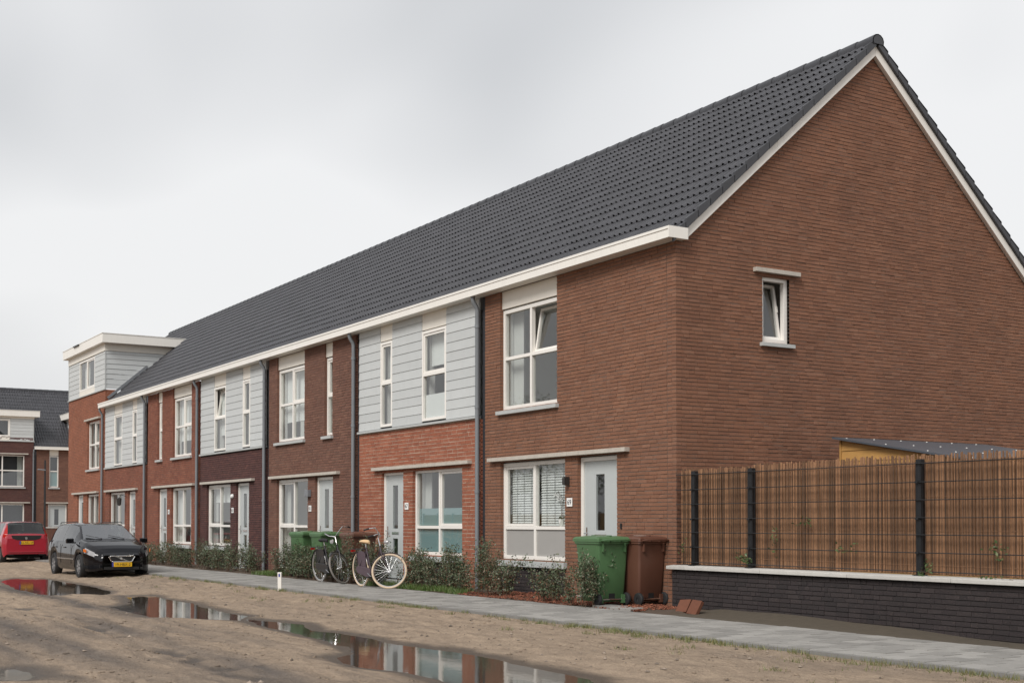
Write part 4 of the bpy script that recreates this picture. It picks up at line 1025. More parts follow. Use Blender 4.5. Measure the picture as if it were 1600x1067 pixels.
# ------------------------------------------------------------------ bicycles
def bicycle(label, loc, rz, steer, lean, paint, tyre, sad, guard):
    R0 = empty('bicycle', loc, rz, label, 'bicycle', 'bicycles parked on the pavement'); R0.rotation_euler = (rad(lean), 0, rz)
    P = M[paint]
    # rear hub at (0,0,.35); front hub at (1.12,0,.35); steering axis through the head tube
    A0 = Vector((.90,0,.72)); ax = Vector((-.36,0,1)).normalized()
    S = Matrix.Translation(A0) @ Matrix.Rotation(rad(steer), 4, ax) @ Matrix.Translation(-A0)
    def wheel(c, T):
        n = 40
        def ring(r, rr, k): return MB().tube([(c[0]+r*math.cos(2*math.pi*i/n), 0, c[2]+r*math.sin(2*math.pi*i/n)) for i in range(n)], rr, k, closed=True).xf(T)
        w = ring(.312, .012, 6).build('wheel', M['chrome'], R0, smooth=True)
        ring(.334, .0205, 10).build('tyre', M[tyre], w, smooth=True)
        b = MB()
        for i in range(32):
            t = 2*math.pi*i/32; t2 = t+(.5 if i % 4 < 2 else -.5); y = .025 if i % 2 else -.025
            b.tube([(c[0]+.022*math.cos(t2), y, c[2]+.022*math.sin(t2)), (c[0]+.306*math.cos(t), 0, c[2]+.306*math.sin(t))], .0016, 3, cap=False)
        b.xf(T).build('spokes', M['chrome'], w)
        MB().lathe([(0,-.05),(.012,-.05),(.012,-.03),(.03,-.03),(.03,-.02),(.018,-.018),(.018,.018),(.03,.02),(.03,.03),(.012,.03),(.012,.05),(0,.05)], 14, 'y', c).xf(T).build('hub', M['chrome'], w, smooth=True)
        return w
    wheel((0,0,.354), IDM); wheel((1.12,0,.354), S)
    hd0, hd1 = Vector((.965,0,.56)), Vector((.86,0,.84)); bb = Vector((.46,0,.29)); st = Vector((.30,0,.72))
    b = MB()
    b.tube([hd0, hd1], .020, 10)
    b.tube([bb, (.56,0,.33), (.72,0,.46), (.84,0,.64), (.875,0,.77)], .017, 10)          # swan-neck down tube
    b.tube([bb+Vector((-.02,0,.08)), (.60,0,.44), (.76,0,.60), (.865,0,.80)], .012, 8)
    b.tube([bb, st, (.27,0,.80)], .016, 10)
    for s_ in (-1, 1):
        b.tube([(0,s_*.055,.354), (.42,s_*.035,.29)], .010, 8); b.tube([(0,s_*.055,.354), (.285,s_*.02,.74)], .008, 8)
    b.tube([bb+Vector((0,-.04,0)), bb+Vector((0,.04,0))], .024, 12)
    b.build('frame', P, R0, smooth=True)
    b = MB()
    for s_ in (-1, 1): b.tube([(.955,s_*.05,.70),(1.0,s_*.052,.58),(1.06,s_*.05,.45),(1.12,s_*.05,.354)], [.013,.012,.010,.008], 8)
    b.tube([(.955,-.05,.70),(.955,.05,.70)], .014, 8); b.xf(S).build('fork', P, R0, smooth=True)
    b = MB().tube([(.88,0,.80),(.80,0,1.00)], .012, 8)
    pts = [(-.62,.30,0)]
    hb = [(.55,.27,1.06),(.66,.285,1.10),(.76,.24,1.14),(.83,.12,1.06),(.805,0,1.0),(.83,-.12,1.06),(.76,-.24,1.14),(.66,-.285,1.10),(.55,-.27,1.06)]
    b.tube(hb, .011, 8); hbo = b.xf(S).build('handlebar', M['chrome'], R0, smooth=True)
    for s_ in (-1, 1):
        MB().tube([(.545,s_*.269,1.058),(.655,s_*.2845,1.0985)], .0165, 8).xf(S).build('grip', M['rubber'], hbo, smooth=True)
    MB().lathe([(0,.0),(.02,.0),(.04,.05),(.042,.085),(.0,.095)], 14, 'x', (.93,0,.93)).xf(S).build('headlamp', M['lamp'], R0, smooth=True)
    MB().tube([(.90,0,.84),(.94,0,.90)], .007, 6).xf(S).build('lamp_bracket', M['black'], R0)
    # saddle
    sb = MB(); secs = []
    for x, w, h in ((.13,.055,.0),(.16,.095,.012),(.24,.10,.016),(.31,.07,.010),(.38,.035,.004),(.42,.018,-.004)):
        secs.append([(x, w*math.cos(t), .905+h+.038*math.sin(t)*(1 if math.sin(t) > 0 else .9)) for t in [2*math.pi*k/12 for k in range(12)]])
    sb.v = [p for s_ in secs for p in s_]
    for i in range(5):
        for k in range(12): sb.f.append((i*12+k, i*12+(k+1) % 12, (i+1)*12+(k+1) % 12, (i+1)*12+k))
    sb.f += [tuple(range(12))[::-1], tuple(60+k for k in range(12))]
    so_ = sb.build('saddle', M[sad], R0, smooth=True)
    MB().tube([(.265,0,.78),(.25,0,.88)], .0125, 8).build('seat_post', M['chrome'], R0, smooth=True)
    # mudguards
    def guard_arc(c, a0, a1, T, mm):
        b = MB(); n = 18
        for i in range(n+1):
            t = rad(a0+(a1-a0)*i/n); r = .378
            for y, dr in ((-.03,-.012),(-.015,.0),(.015,.0),(.03,-.012)): b.v.append((c[0]+(r+dr)*math.cos(t), y, c[2]+(r+dr)*math.sin(t)))
        for i in range(n):
            for k in range(3): b.f.append((i*4+k, i*4+k+1, i*4+k+5, i*4+k+4))
        b.xf(T).build('mudguard', mm, R0, smooth=True)
    guard_arc((0,0,.354), 15, 190, IDM, P); guard_arc((1.12,0,.354), 60, 165, S, P)
    # skirt guards, chain case, rack
    for s_ in (-1, 1):
        pl = [(.02,.37),(.10,.33),(.30,.36),(.30,.66),(.24,.715),(.10,.71),(-.10,.69),(-.06,.5)]
        MB().prism(pl, s_*.040-.002, s_*.040+.002).build('skirt_guard', M[guard], R0)
    pl = [(-.07,.35),(-.05,.41),(.02,.425),(.42,.40),(.53,.36),(.545,.28),(.50,.215),(.42,.205),(-.02,.285)]
    MB().prism(pl, -.078, -.048).build('chain_case', M[guard], R0, bevel=.006)
    b = MB()
    for s_ in (-1, 1):
        b.tube([(-.30,s_*.06,.755),(.22,s_*.06,.765)], .006, 6); b.tube([(-.02,s_*.062,.36),(-.16,s_*.062,.755)], .005, 6); b.tube([(-.02,s_*.062,.36),(-.02,s_*.062,.755)], .005, 6)
    for x in (-.30,-.15,0,.15): b.tube([(x,-.06,.757),(x,.06,.757)], .005, 6)
    b.build('rear_rack', M['black'], R0, smooth=True)
    MB().box(-.33, -.305, -.045, .045, .70, .745).build('rear_light', M['reflector'], R0)
    for s_, a in ((-1, 25), (1, 205)):
        d = Vector((math.cos(rad(a)), 0, -math.sin(rad(a))))*.165; y = s_*.085
        c_ = MB().tube([bb+Vector((0,s_*.03,0)), bb+Vector((0,y,0)), bb+Vector((0,y,0))+d], .009, 6).build('crank', M['chrome'], R0, smooth=True)
        MB().obox(bb+Vector((0,y+s_*.05,0))+d, (.045,0,0), (0,.042,0), (0,0,.011)).build('pedal', M['rubber'], c_)
    MB().tube([(.40,-.03,.27),(.34,-.14,.02)], .008, 6).build('kickstand', M['chrome'], R0)
    return R0
bicycle('black city bicycle with cream tyres and tan saddle', (-8.28, -1.47, .004), rad(2), 56, 3.0, 'bikepaint', 'cream_tyre', 'saddle', 'guard')
bicycle('black city bicycle with dark saddle and grey tyres', (-10.63, -1.36, .004), rad(3), -62, 3.0, 'bikeblack', 'grey_tyre', 'rubber', 'bikeblack')

# ------------------------------------------------------------------ cars
def make_car(label, loc, rz, p):
    R0 = empty('parked_car', loc, rz, label, 'car', 'cars parked along the pavement')
    I = lambda k, x: float(np.interp(x, [a for a, _ in p[k]], [b_ for _, b_ in p[k]]))
    L = p['L']; xs = sorted(set([round(-L/2+L*i/84, 4) for i in range(85)]+[x for x, _ in p['top']]))
    xs = [x for x in xs if -L/2 <= x <= L/2]; wc = p['wheels']; ra, zc = p['arch']
    def low(x):
        z = I('low', x)
        for xw in wc:
            if abs(x-xw) < ra: z = max(z, zc+math.sqrt(ra*ra-(x-xw)**2))
        return z
    def sec(x):
        lo, sh_, tp, w, wr = low(x), I('sh', x), I('top', x), I('w', x), I('wr', x)
        h = sh_-lo; g_ = tp-sh_; wb_ = w*.945
        pt = [(w*.945, lo), (w*.99, lo+.14*h), (w, lo+.45*h), (w*.992, lo+.78*h), (w*.96, sh_)]
        pt += [(wb_+(wr-wb_)*.08, sh_+g_*.07), (wb_+(wr-wb_)*.5+.012, sh_+g_*.5), (wr+.006, sh_+g_*.90), (wr*.93, sh_+g_*.975), (wr*.5, tp+.008), (0, tp+.014)]
        return pt
    S_ = [sec(x) for x in xs]; m = len(S_[0])
    tags = {}
    def part_of(x, j, s_):
        for nm, x0, x1, j0, j1 in p['zones']:
            if x0 <= x <= x1 and j0 <= j < j1: return nm if nm in p['across'] else nm+('L' if s_ > 0 else 'R')
        return 'body'
    G_ = {}
    def vid(nm, i, j, s_):
        b, mp = G_.setdefault(nm, (MB(), {}))
        key = (i, j, s_ if j < m-1 else 0)
        if key not in mp: mp[key] = len(b.v); y, z = S_[i][j]; b.v.append((xs[i], y*s_, z))
        return mp[key]
    for i in range(len(xs)-1):
        xm = (xs[i]+xs[i+1])/2
        for j in range(m-1):
            for s_ in (1, -1):
                nm = part_of(xm, j, s_); q = [vid(nm, i, j, s_), vid(nm, i+1, j, s_), vid(nm, i+1, j+1, s_), vid(nm, i, j+1, s_)]
                G_[nm][0].f.append(tuple(q[::-1]) if s_ > 0 else tuple(q))
    for i, flip in ((0, False), (len(xs)-1, True)):
        q = [vid('body', i, j, 1) for j in range(m)]+[vid('body', i, j, -1) for j in range(m-2, -1, -1)]
        G_['body'][0].f.append(tuple(q[::-1]) if flip else tuple(q))
    body = G_['body'][0].build('body', M[p['paint']], R0, smooth=p.get('smooth', True))
    for nm, (b, _) in G_.items():
        if nm == 'body': continue
        k = nm if nm in p['across'] else nm[:-1]
        b.build(p['pname'].get(k, k), M[p['pm'][k]], R0, smooth=True)
    # dark inside: floor, seats, wheel housings
    MB().box(-L/2+.25, L/2-.35, -p['wid']*.62, p['wid']*.62, .20, .46).build('underbody', M['underbody'], R0)
    for x in p['seats']:
        for y in (-.36, .36):
            MB().box(x-.22, x+.25, y-.24, y+.24, .45, .58).obox((x-.25,y,.82), (.05,0,-.012), (0,.23,0), (.05,0,.30)).obox((x-.33,y,1.20), (.035,0,0), (0,.12,0), (.01,0,.08)).build('seat', M['trim'], R0, bevel=.03)
    for xw in wc:
        for s_ in (-1, 1):
            y = s_*(p['wid']-.10); r = p['wr_']; tw_ = .10
            T = MB().lathe([(r*.66,-tw_),(r*.92,-tw_),(r,-tw_*.65),(r,tw_*.65),(r*.92,tw_),(r*.66,tw_)], 32, 'y', (xw, y, r), closed=True).build('wheel', M['rubber'], R0, smooth=True)
            b = MB().lathe([(r*.66,.085),(r*.62,.085),(r*.60,.02),(r*.14,.045),(0,.05)], 28, 'y')
            for k in range(p['spokes']):
                t = 2*math.pi*k/p['spokes']; d = Vector((math.cos(t),0,math.sin(t))); n_ = Vector((-math.sin(t),0,math.cos(t)))
                b.obox(d*r*.37+Vector((0,.075,0)), d*r*.27, n_*r*.075, (0,.012,0))
            if s_ < 0: b.xf(Matrix.Rotation(math.pi, 4, 'Z'))
            b.xf(Matrix.Translation((xw, y, r))).build('rim', M['alloy'], T, smooth=True)
            b = MB(); n_ = 14                                # housing
            for k in range(n_):
                t0, t1 = math.pi*k/n_, math.pi*(k+1)/n_; q = ra-.004
                P = [(xw+q*math.cos(t), yy, zc+q*math.sin(t)) for t in (t0, t1) for yy in (s_*(p['wid']-.05), s_*(p['wid']-.30))]
                b.add(P, [(0,1,3,2)])
            b.build('wheel_housing', M['underbody'], R0)
    return R0, sec
def plate(R0, x, y, z, sgn, s_, w=.52, h=.11, tilt=0):
    rz = math.pi/2 if sgn > 0 else -math.pi/2
    o = MB().box(-w/2+.045, w/2, -.008, 0, -h/2, h/2).build('licence_plate', M['yellow'], R0, loc=(x, y, z), rot=(rad(tilt), 0, rz))
    MB().box(-w/2, -w/2+.0445, -.008, 0, -h/2, h/2).build('country_band', M['blue'], o)
    text(s_, .098, M['ink'], o, (.02, -.0095, -.002), (math.pi/2, 0, 0))
# black estate car, nose towards +x
EST = dict(smooth='full', L=4.52, wid=.885, wheels=(1.37,-1.27), arch=(.365,.32), wr_=.32, spokes=7, paint='carblack', seats=(.30,-.62),
    top=[(-2.26,.72),(-2.235,.95),(-2.20,1.06),(-2.05,1.27),(-1.93,1.385),(-1.75,1.43),(-1.0,1.458),(-.2,1.462),(.25,1.435),(.42,1.40),(1.12,1.035),(1.20,1.005),(1.6,.955),(1.95,.865),(2.12,.79),(2.22,.70),(2.26,.62)],
    sh=[(-2.26,.66),(-2.2,.90),(-2.0,.94),(-1.0,.945),(0,.925),(1.0,.90),(1.20,.895),(1.6,.855),(1.95,.77),(2.12,.70),(2.22,.63),(2.26,.57)],
    w=[(-2.26,.66),(-2.2,.76),(-2.0,.845),(-1.5,.88),(0,.885),(1.37,.885),(1.75,.86),(2.0,.79),(2.15,.69),(2.22,.60),(2.26,.50)],
    wr=[(-2.26,.55),(-2.1,.58),(-1.8,.60),(-.5,.625),(.3,.61),(.42,.60),(1.12,.74),(1.2,.78),(1.9,.70),(2.26,.44)],
    low=[(-2.26,.34),(-2.15,.27),(-1.7,.22),(1.8,.20),(2.12,.20),(2.26,.24)],
    zones=[('windscreen', .42, 1.14, 8, 10), ('glass_front', -.42, .62, 5, 7), ('glass_rear', -1.22, -.50, 5, 7), ('glass_quarter', -1.92, -1.30, 5, 7), ('headlight', 1.80, 2.16, 3, 4)],
    across=('windscreen',), pname={'glass_front':'side_window','glass_rear':'side_window','glass_quarter':'side_window'},
    pm={'windscreen':'screen','glass_front':'carglass','glass_rear':'carglass','glass_quarter':'carglass','headlight':'lamp'})
car1, sec1 = make_car('black estate car parked nose towards the near houses', (-19.66, -3.93, -.125), rad(1.5), EST); car1.scale = (.97, .97, .97)
def nose(y): return 2.262
b = MB(); gp = [(-.30,.60),(.30,.60),(.34,.585),(.27,.46),(.22,.445),(-.22,.445),(-.27,.46),(-.34,.585)]
MB().add([(2.275,y,z) for y, z in gp]+[(2.20,y,z) for y, z in gp], [tuple(range(8))]+[(i,8+i,8+(i+1)%8,(i+1)%8) for i in range(8)]).build('grille', M['trim'], car1)
g_ = MB().tube([(2.279,y,z) for y, z in gp], .013, 6, closed=True).build('grille_surround', M['chrome'], car1, smooth=True)
MB().obox((2.285,.0,.525), (0,-.20,.085), (.004,0,0), (0,.008,.016)).build('grille_bar', M['chrome'], g_)
MB().lathe([(0,2.298),(.03,2.296),(.036,2.285)], 14, 'x', (0,0,.528)).build('emblem', M['chrome'], g_, smooth=True)
plate(car1, 2.292, .0, .375, 1, '19-HBX-2')
MB().box(2.21, 2.266, -.46, .46, .245, .315).build('lower_intake', M['trim'], car1)
for s_ in (-1, 1):
    MB().obox((2.20, s_*.52, .33), (.03,s_*-.018,0), (.01,s_*.06,0), (0,0,.035)).build('fog_light', M['trim'], car1, bevel=.01)
    MB().obox((1.90, s_*.855, .735), (.06,s_*-.02,-.01), (.004,s_*.012,0), (0,0,.04)).build('indicator', M['amber'], car1, bevel=.008)
    mr = MB().obox((.92, s_*.99, .985), (.05,0,0), (0,.10,0), (0,0,.065)).build('mirror', M['carblack'], car1, bevel=.02)
    MB().obox((.95, s_*.885, .935), (.04,0,0), (0,.04,0), (0,0,.018)).build('mirror_arm', M['trim'], mr)
    for x in (-.05, -.98): MB().obox((x, s_*.885, .80), (.075,0,0), (0,.014,0), (0,0,.014)).build('door_handle', M['carblack'], car1, bevel=.005)
    MB().obox((.05, s_*.893, .50), (.86,0,-.0), (0,.006,0), (0,0,.014)).build('side_strip', M['chrome'], car1)
    for x in (.63, -.46, -1.25): MB().obox((x, s_*.884, .63), (.004,0,0), (0,.004,0), (0,0,.26)).build('door_seam', M['underbody'], car1)
    MB().tube([(.2,s_*.60,1.46),(.1,s_*.60,1.49),(-1.6,s_*.585,1.475),(-1.7,s_*.58,1.435)], .012, 6).build('roof_rail', M['trim'], car1, smooth=True)
for s_ in (-1, 1): MB().tube([(1.15,s_*.30+.1,1.045),(1.02,s_*.30-.30,1.13)], .007, 5).build('wiper', M['trim'], car1)
# red small hatchback, tail towards the camera
HAT = dict(L=3.41, wid=.80, wheels=(1.15,-1.19), arch=(.32,.29), wr_=.28, spokes=6, paint='carred', seats=(.15,-.55),
    top=[(-1.705,.88),(-1.69,.98),(-1.655,1.06),(-1.50,1.36),(-1.42,1.43),(-1.0,1.46),(0,1.465),(.45,1.42),(1.10,1.02),(1.2,.98),(1.5,.88),(1.66,.76),(1.705,.64)],
    sh=[(-1.705,.80),(-1.66,.90),(-1.4,.98),(-.5,.95),(.8,.90),(1.2,.87),(1.5,.78),(1.66,.68),(1.705,.58)],
    w=[(-1.705,.66),(-1.66,.735),(-1.5,.785),(-1.0,.80),(1.0,.80),(1.4,.75),(1.6,.64),(1.705,.46)],
    wr=[(-1.705,.62),(-1.5,.585),(-1.3,.58),(0,.60),(.45,.58),(1.1,.70),(1.5,.64),(1.705,.40)],
    low=[(-1.705,.34),(-1.62,.25),(-1.4,.22),(1.5,.20),(1.705,.25)],
    zones=[('rear_window', -1.665, -1.44, 7, 10), ('windscreen', .45, 1.12, 8, 10), ('glass_front', -.25, .62, 5, 7), ('glass_rear', -1.12, -.33, 5, 7), ('tail_light', -1.66, -1.46, 4, 7)],
    across=('windscreen','rear_window'), pname={'glass_front':'side_window','glass_rear':'side_window'},
    pm={'windscreen':'screen','rear_window':'darkglass','glass_front':'carglass','glass_rear':'carglass','tail_light':'reflector'})
car2, sec2 = make_car('red small hatchback parked with its tail to the puddle', (-33.1, -3.47, -.13), rad(180), HAT)
# tailgate glass panel: black lower band with round badge, then the plate
b = MB(); gp = [(-.50,.985),(.50,.985),(.46,.875),(.30,.825),(-.30,.825),(-.46,.875)]
band = MB().add([(-1.712,y,z) for y, z in gp]+[(-1.66,y,z) for y, z in gp], [tuple(range(6))[::-1]]+[(i,(i+1)%6,6+(i+1)%6,6+i) for i in range(6)]).build('tailgate_band', M['trim'], car2)
MB().lathe([(0,-.012),(.045,-.010),(.05,0)], 16, 'x', (-1.712,0,.885)).build('badge', M['chrome'], band, smooth=True)
plate(car2, -1.722, 0, .735, -1, '62-ND-VF', .46)
MB().box(-1.73, -1.68, -.60, .60, .40, .43).build('bumper_crease', M['carred'], car2, bevel=.01)
for s_ in (-1, 1):
    MB().obox((-1.60, s_*.69, .93), (.055,s_*.02,0), (.03,s_*.045,0), (0,0,.11)).build('tail_lamp', M['reflector'], car2, bevel=.02)
    MB().obox((.80, s_*.90, .97), (.045,0,0), (0,.09,0), (0,0,.06)).build('mirror', M['carred'], car2, bevel=.02)
    MB().obox((-1.66, s_*.52, .33), (.03,0,0), (0,.10,0), (0,0,.03)).build('rear_reflector', M['trim'], car2)
MB().tube([(-1.665,-.02,1.0),(-1.60,.26,1.14)], .008, 5).build('rear_wiper', M['sticker'], car2)
MB().box(-1.5, -1.2, -.15, -.1, .17, .24).build('exhaust', M['trim'], car2)

# ------------------------------------------------------------------ street lamp, low fence and other small things
lp = empty('street_lamp', (-57, 2.45, -.08), 0, 'thin dark street lamp before the far brick houses', 'street lamp')
MB().tube([(0,0,0),(0,0,1.0),(0,0,4.76)], [.065,.06,.045], 10).build('pole', M['trim'], lp, smooth=True)
MB().obox((.0,-.18,4.24), (.0,.20,-.02), (.09,0,0), (0,.004,.035)).build('lamp_head', M['zinc'], lp, bevel=.02)
MB().tube([(0,0,4.15),(0,.06,4.2),(0,-.1,4.25)], .03, 6).build('bracket', M['trim'], lp, smooth=True)
lf = empty('garden_fence', (-62.5, 3.6, 0), 0, 'low brown board fence with pale cap before the far houses', 'fence')
for i in range(22): MB().box(-.02, .02, i*.2, i*.2+.19, -.1, .98).build('board', M['brownbin'], lf)
MB().box(-.06, .06, -.02, 4.42, .985, 1.04).build('cap', M['coping'], lf)
# white marker stake at the pavement edge
stk = empty('marker_stake', (-8.35, -3.2, gz(-8.35,-3.2)-.02), rad(30), 'small leaning white stake at the pavement edge', 'stake')
MB().add([(-.045,-.012,0),(.045,-.012,0),(.045,.012,0),(-.045,.012,0),(-.025,-.05,.38),(.065,-.05,.38),(.065,-.026,.385),(-.025,-.026,.385)], [(0,3,2,1),(4,5,6,7),(0,1,5,4),(1,2,6,5),(2,3,7,6),(3,0,4,7)]).build('stake_board', M['frame'], stk, bevel=.003)
MB().obox((.018,-.0485,.325), (.018,0,.004), (0,.0015,0), (0,-.002,.03)).build('blue_mark', M['blue'], stk)
# two loose clay pavers leaning at the corner, one grey slab
for i, (x, lab) in enumerate(((.93, 'rust coloured loose paver leaning beside the grey slab'), (1.22, 'rust coloured loose paver leaning beside the black wall'))):
    b = MB().box(-.10, .10, -.03, .03, -.115, .115).build('loose_paver', M['redbrick'], bevel=.006, loc=(x, -.62-.03*i, .075), rot=(rad(-40+9*i), rad(-4+7*i), rad(14-12*i)))
    tag(b, lab, 'paver', 'loose pavers at the corner')
for i, (x, y) in enumerate(((.12, -1.03), (-.39, -.99))):
    tag(MB().box(-.25, .25, -.15, .15, 0, .05).build('concrete_slab', M['paver'], bevel=.004, loc=(x, y, -.012), rot=(0, 0, rad(1+2*i))), ['grey concrete slab beside the loose pavers', 'grey concrete slab in the mulch by the bins'][i], 'slab')
# orchid on the window board of number 69
orc = empty('orchid', (-3.42, .36, 1.24), 0, 'white orchid in a pale pot behind the blinds of number 69', 'plant')
orc.location.y = .165
MB().lathe([(.0,0),(.045,0),(.06,.12),(.052,.12),(.045,.10),(0,.10)], 16, 'z').build('pot', M['pot'], orc, smooth=True)
b = MB(); fl = MB()
for k, (dx, h) in enumerate(((-.05,.62),(.03,.55))):
    pts = [(0,0,.1),(dx*.3,0,.3),(dx,0,h*.85),(dx-.06,0,h),(dx-.14,0,h-.05)]
    b.tube(pts, .004, 5)
    for q in range(6):
        p = Vector(pts[2]).lerp(Vector(pts[4]), q/5)
        for a in range(5):
            t = a*1.257; d = Vector((math.cos(t), -.25, math.sin(t))); s_ = Vector((-math.sin(t), 0, math.cos(t)))
            p0 = p+Vector((rng.uniform(-.02,.02), -.015, rng.uniform(-.02,.02))); fl.quad(p0, p0+d*.018+s_*.012, p0+d*.036, p0+d*.018-s_*.012)
b.build('stem', M['bark'], orc); fl.build('flowers', M['petal'], orc)
lv = MB()
for a in (20, 150, 250): 
    d = Vector((math.cos(rad(a)), math.sin(rad(a))*.3, 0)); lv.quad((0,0,.11), d*.07+Vector((0,-.02,.17)), d*.15+Vector((0,0,.12)), d*.07+Vector((0,.02,.17)))
lv.build('leaves', M['ivy'], orc)

# ------------------------------------------------------------------ planting
def shrub(name, label, cat, x, y, h, w, n, group, dry=.1, lmin=.028, lmax=.055):
    root = empty(name, (x, y, .0), 0, label, cat, group)
    b = MB(); pts = []
    for k in range(max(5, int(9*w/.3))):
        bx0, by0 = rng.gauss(0,w*.28), rng.gauss(0,.06); tx, ty = bx0+rng.gauss(0,w*.38), by0+rng.gauss(0,.12); hh = h*rng.uniform(.6,1.06)
        P = []
        for i in range(6):
            t = i/5; P.append((bx0+(tx-bx0)*t+rng.gauss(0,.012), by0+(ty-by0)*t+rng.gauss(0,.012), -.02+hh*t))
        b.tube(P, [.006,.0055,.005,.004,.003,.002], 4)
        for t in np.linspace(.22, 1, 16):
            i = min(int(t*5), 4); f = t*5-i; pts.append(tuple(P[i][q]*(1-f)+P[i+1][q]*f for q in range(3)))
        for tw_ in range(5):
            t = rng.uniform(.25,.95); i = min(int(t*5), 4); p0 = Vector(P[i]); p1 = p0+Vector((rng.gauss(0,.11), rng.gauss(0,.09), rng.uniform(.03,.16)))
            b.tube([p0, p1], [.0025,.0015], 3); pts += [tuple(p0.lerp(p1, q)) for q in (.4,.7,1)]
    b.build('stems', M['bark'], root)
    V, F = leafcloud(int(n*1.45), pts, (.042,.042,.035), lmin, lmax)
    leafobj('foliage', V, F, M['leaf'], root)
    if dry:
        low_ = [p for p in pts if p[2] < h*.6] or pts
        V, F = leafcloud(int(n*dry), low_, (.04,.04,.04), lmin, lmax, droop=.3); leafobj('dry_leaves', V, F, M['dryleaf'], root)
    return root
HG = 'young privet shrubs in the planting strip'
shrub('privet_shrub', 'tall privet shrub standing before the green bin of number 69', 'shrub', -.60, -1.20, 1.0, .24, 1500, HG, .05)
shrub('privet_shrub', 'low privet shrub at the left side of the green bin of number 69', 'shrub', -1.02, -1.19, .72, .18, 420, HG, .1)
ORD = ['first','second','third','fourth','fifth','sixth','seventh','eighth']
def row(items, lab, y, jit, n):
    for k, (x, h, w, dry) in enumerate(items): shrub('privet_shrub', ORD[k]+lab, 'shrub', x, y+rng.uniform(-jit, jit), h, w, n, HG, dry)
U = rng.uniform
row([(-1.88,.74,.22,.25),(-2.30,.68,.22,.25)], ' sparse privet shrub from the green bin, under the blinds window', -.95, 0, 560)
row([(-3.62,.72,.2,.4),(-4.02,1.05,.24,.4),(-4.48,1.0,.26,.4)], ' reddish privet shrub from the red bark bed towards the downpipe of number 67', -.92, 0, 760)
row([(x,U(.74,.92),.27,.12) for x in (-5.15,-5.55,-5.95,-6.4,-6.85,-7.2)], ' dense privet shrub from the downpipe along the window of number 67', -.88, .05, 950)
row([(x,U(.86,1.02),.27,.22) for x in (-8.3,-8.75,-9.2,-9.7)], ' privet shrub from the door of number 67, behind the cream tyred bicycle', -.98, .03, 950)
row([(x,U(.74,.9),.3,.08) for x in (-10.3,-10.8,-11.3,-11.8,-12.3,-12.8,-13.3,-13.8)], ' privet shrub from the brown bin in the hedge before number 65', -1.02, .04, 1000)
row([(x,U(.68,.85),.32,.14) for x in (-15.9,-16.5,-17.1,-17.7,-18.3,-18.9,-19.5,-20.1)], ' privet shrub from the lawn patch, before plum brick number 63', -.95, .05, 850)
row([(x,U(.6,.76),.32,.14) for x in (-21.3,-21.9,-22.5,-23.1,-23.7,-24.4,-25.1,-25.8)], ' privet shrub from number 63, before red brick number 61', -.95, .05, 660)
# grass: lawn patches in the strip, weeds along the kerb
def blades(name, spots, m, hmin, hmax, wd=.006):
    n = len(spots); P = np.array(spots); a = nrng.uniform(0, 6.28, n); h = nrng.uniform(hmin, hmax, n); ln = nrng.normal(0, .35, (n,2))*h[:,None]
    dx = np.cos(a)*wd; dy = np.sin(a)*wd
    V = np.stack([np.stack([P[:,0]-dx, P[:,1]-dy, P[:,2]], 1), np.stack([P[:,0]+dx, P[:,1]+dy, P[:,2]], 1), np.stack([P[:,0]+ln[:,0], P[:,1]+ln[:,1], P[:,2]+h], 1)], 1).reshape(-1,3)
    return leafobj(name, V, np.arange(3*n).reshape(-1,3), m)
def bedz(x, y): return .004+float(fbm(np.array([x*2.3]), np.array([y*2.3]), 31, 4)[0])*.05
sp_ = []
for (x0, x1, y0, y1, n) in ((-15.5,-14.1,-1.15,-.35,2600),(-7.75,-4.9,-1.17,-.75,3200),(-9.2,-7.8,-1.15,-.8,900)):
    for _ in range(n): x, y = rng.uniform(x0,x1), rng.uniform(y0,y1); sp_.append((x, y, 0))
Z = .0+fbm(np.array([p[0] for p in sp_])*2.3, np.array([p[1] for p in sp_])*2.3, 31, 4)*.05
sp_ = [(p[0], p[1], float(z)) for p, z in zip(sp_, Z)]
tag(blades('lawn_grass', sp_, M['grass'], .05, .14), 'bright green grass growing in the planting strip', 'grass', kind='stuff')
xs_ = []; ys_ = []
for _ in range(420):       # tufts
    cx_ = rng.uniform(-17, 9.5); cy_ = -3.16-abs(rng.gauss(0,.10)) if rng.random() < .75 else rng.uniform(-4.6,-3.2)
    if cx_ < 1 and rng.random() < .55: continue
    for _ in range(rng.randint(4, 34)): xs_.append(cx_+rng.gauss(0,.07)); ys_.append(min(cy_+rng.gauss(0,.035), -3.14))
Z = ground_z(np.array(xs_), np.array(ys_))
tag(blades('kerb_weeds', list(zip(xs_, ys_, Z.tolist())), M['verge_grass'], .02, .075, .004), 'short weedy grass tufts along the pavement edge', 'grass', kind='stuff')
# bark mulch
b = MB()
def chips(x0, x1, y0, y1, n):
    for _ in range(n):
        x, y = rng.uniform(x0,x1), rng.uniform(y0,y1); z = bedz(x, y)+rng.uniform(.004,.022); a = rng.uniform(0,6.28); L_, W_ = rng.uniform(.012,.032), rng.uniform(.006,.013)
        u = Vector((math.cos(a), math.sin(a), rng.gauss(0,.35))).normalized(); v_ = u.cross(Vector((rng.gauss(0,.3), rng.gauss(0,.3), 1))).normalized()
        b.obox((x, y, z), u*L_, v_*W_, u.cross(v_)*.004)
chips(-4.9, .55, -1.17, -.03, 3600)
tag(b.build('bark_mulch', M['mulch']), 'red bark chips in the bed before number 69', 'mulch', kind='stuff')
b = MB()
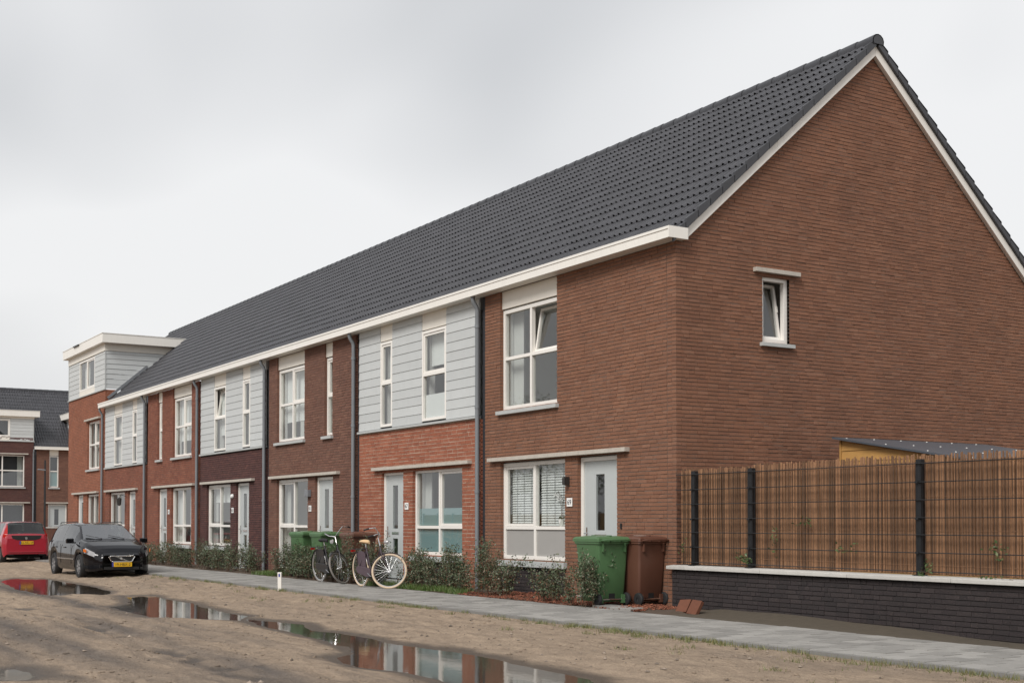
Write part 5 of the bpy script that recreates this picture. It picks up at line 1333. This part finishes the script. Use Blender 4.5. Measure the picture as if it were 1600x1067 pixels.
# pebbles and clods on the sand
n = 2600; px = nrng.uniform(-20, 9.3, n); py = -3.2-np.abs(nrng.normal(0, 1, n))**1.0*3.4; ok = py > -11; px, py = px[ok], py[ok]
pz = ground_z(px, py); ok = pz > -.158; px, py, pz = px[ok], py[ok], pz[ok]
r = np.minimum(.004+nrng.exponential(.0065, len(px)), .034)
base = np.array([(1,0,0),(-1,0,0),(0,1,0),(0,-1,0),(0,0,1),(0,0,-.5)], float)
V = (base[None]*r[:,None,None]*nrng.uniform(.6,1.25,(len(px),6,1))*np.array([1,1,.62])+np.stack([px,py,pz+r*.2],-1)[:,None,:]).reshape(-1,3)
f0 = np.array([(0,2,4),(2,1,4),(1,3,4),(3,0,4),(2,0,5),(1,2,5),(3,1,5),(0,3,5)])
F = (f0[None]+6*np.arange(len(px))[:,None,None]).reshape(-1,3)
tag(leafobj('pebbles', V, F, M['stone_chip']), 'small stones scattered on the sand', 'gravel', kind='stuff')
# clods of the same sand: trampled, uneven surface
n = 15000; px = nrng.uniform(-19, 9.4, n); py = nrng.uniform(-11, -3.2, n); dn = vnoise(px*.9, py*2.2, 77)+nrng.uniform(-.35,.35,n); ok = dn > .02; px, py = px[ok], py[ok]
pz = ground_z(px, py); ok = pz > -.160; px, py, pz = px[ok], py[ok], pz[ok]
r = np.minimum(.007+nrng.exponential(.007, len(px)), .04)
V = (base[None]*r[:,None,None]*nrng.uniform(.6,1.3,(len(px),6,1))*np.array([1.25,1,.42])+np.stack([px,py,pz+r*.02],-1)[:,None,:]).reshape(-1,3)
F = (f0[None]+6*np.arange(len(px))[:,None,None]).reshape(-1,3)
o = leafobj('sand_clods', V, F, M['sand']); o.data.polygons.foreach_set('use_smooth', [True]*len(o.data.polygons))
tag(o, 'small clods of trampled sand on the road', 'sand', kind='stuff')

# ------------------------------------------------------------------ far side of the street, seen only in the window panes
of = empty('board_fence', (-30, -27, -.1), 0, 'brown board fence on the far side of the street', 'fence')
fm = MB().box(0, 1.9, -.02, .02, .05, 1.9).mesh('fence_panel'); fm.materials.append(M['wood'])
for i in range(34): link('fence_panel', fm, None, of, loc=(i*2.0-30, 0, 0)); 
pm_ = MB().box(-.06, .06, -.05, .05, 0, 2.0).mesh('fence_post'); pm_.materials.append(M['zinc'])
for i in range(35): link('fence_post', pm_, None, of, loc=(i*2.0-30-.05, 0, 0))
def tree(x, y, h, r, lab):
    root = empty('broadleaf_tree', (x, y, -.1), 0, lab, 'tree', 'trees beyond the far fence')
    b = MB().tube([(0,0,0),(.1,0,h*.3),(0,.1,h*.6),(.1,0,h*.9)], [.18,.14,.09,.03], 8); pts = []
    for k in range(26):
        z = h*rng.uniform(.28,.85); a = rng.uniform(0,6.28); L_ = r*rng.uniform(.5,1)*(1.1-abs(z/h-.55)); e = Vector((math.cos(a)*L_, math.sin(a)*L_, z+L_*.5))
        b.tube([(0,0,z), tuple(e*.6+Vector((0,0,z*.4))), tuple(e)], [.05,.03,.012], 5); pts += [tuple(Vector((0,0,z)).lerp(e, t)) for t in (.5,.7,.85,1,1)]
    b.build('trunk', M['bark'], root, smooth=True)
    V, F = leafcloud(5000, pts, (.45,.45,.38), .14, .26); leafobj('crown', V, F, M['leaf'], root)
for k, (x, y, h, r) in enumerate(((-20,-31,8,2.6),(-34,-33,9.5,3.2),(-47,-30,7.5,2.5),(-60,-34,10,3.4))):
    tree(x, y, h, r, ['small', 'tall', 'low', 'broad'][k]+' leafy tree beyond the board fence across the street')
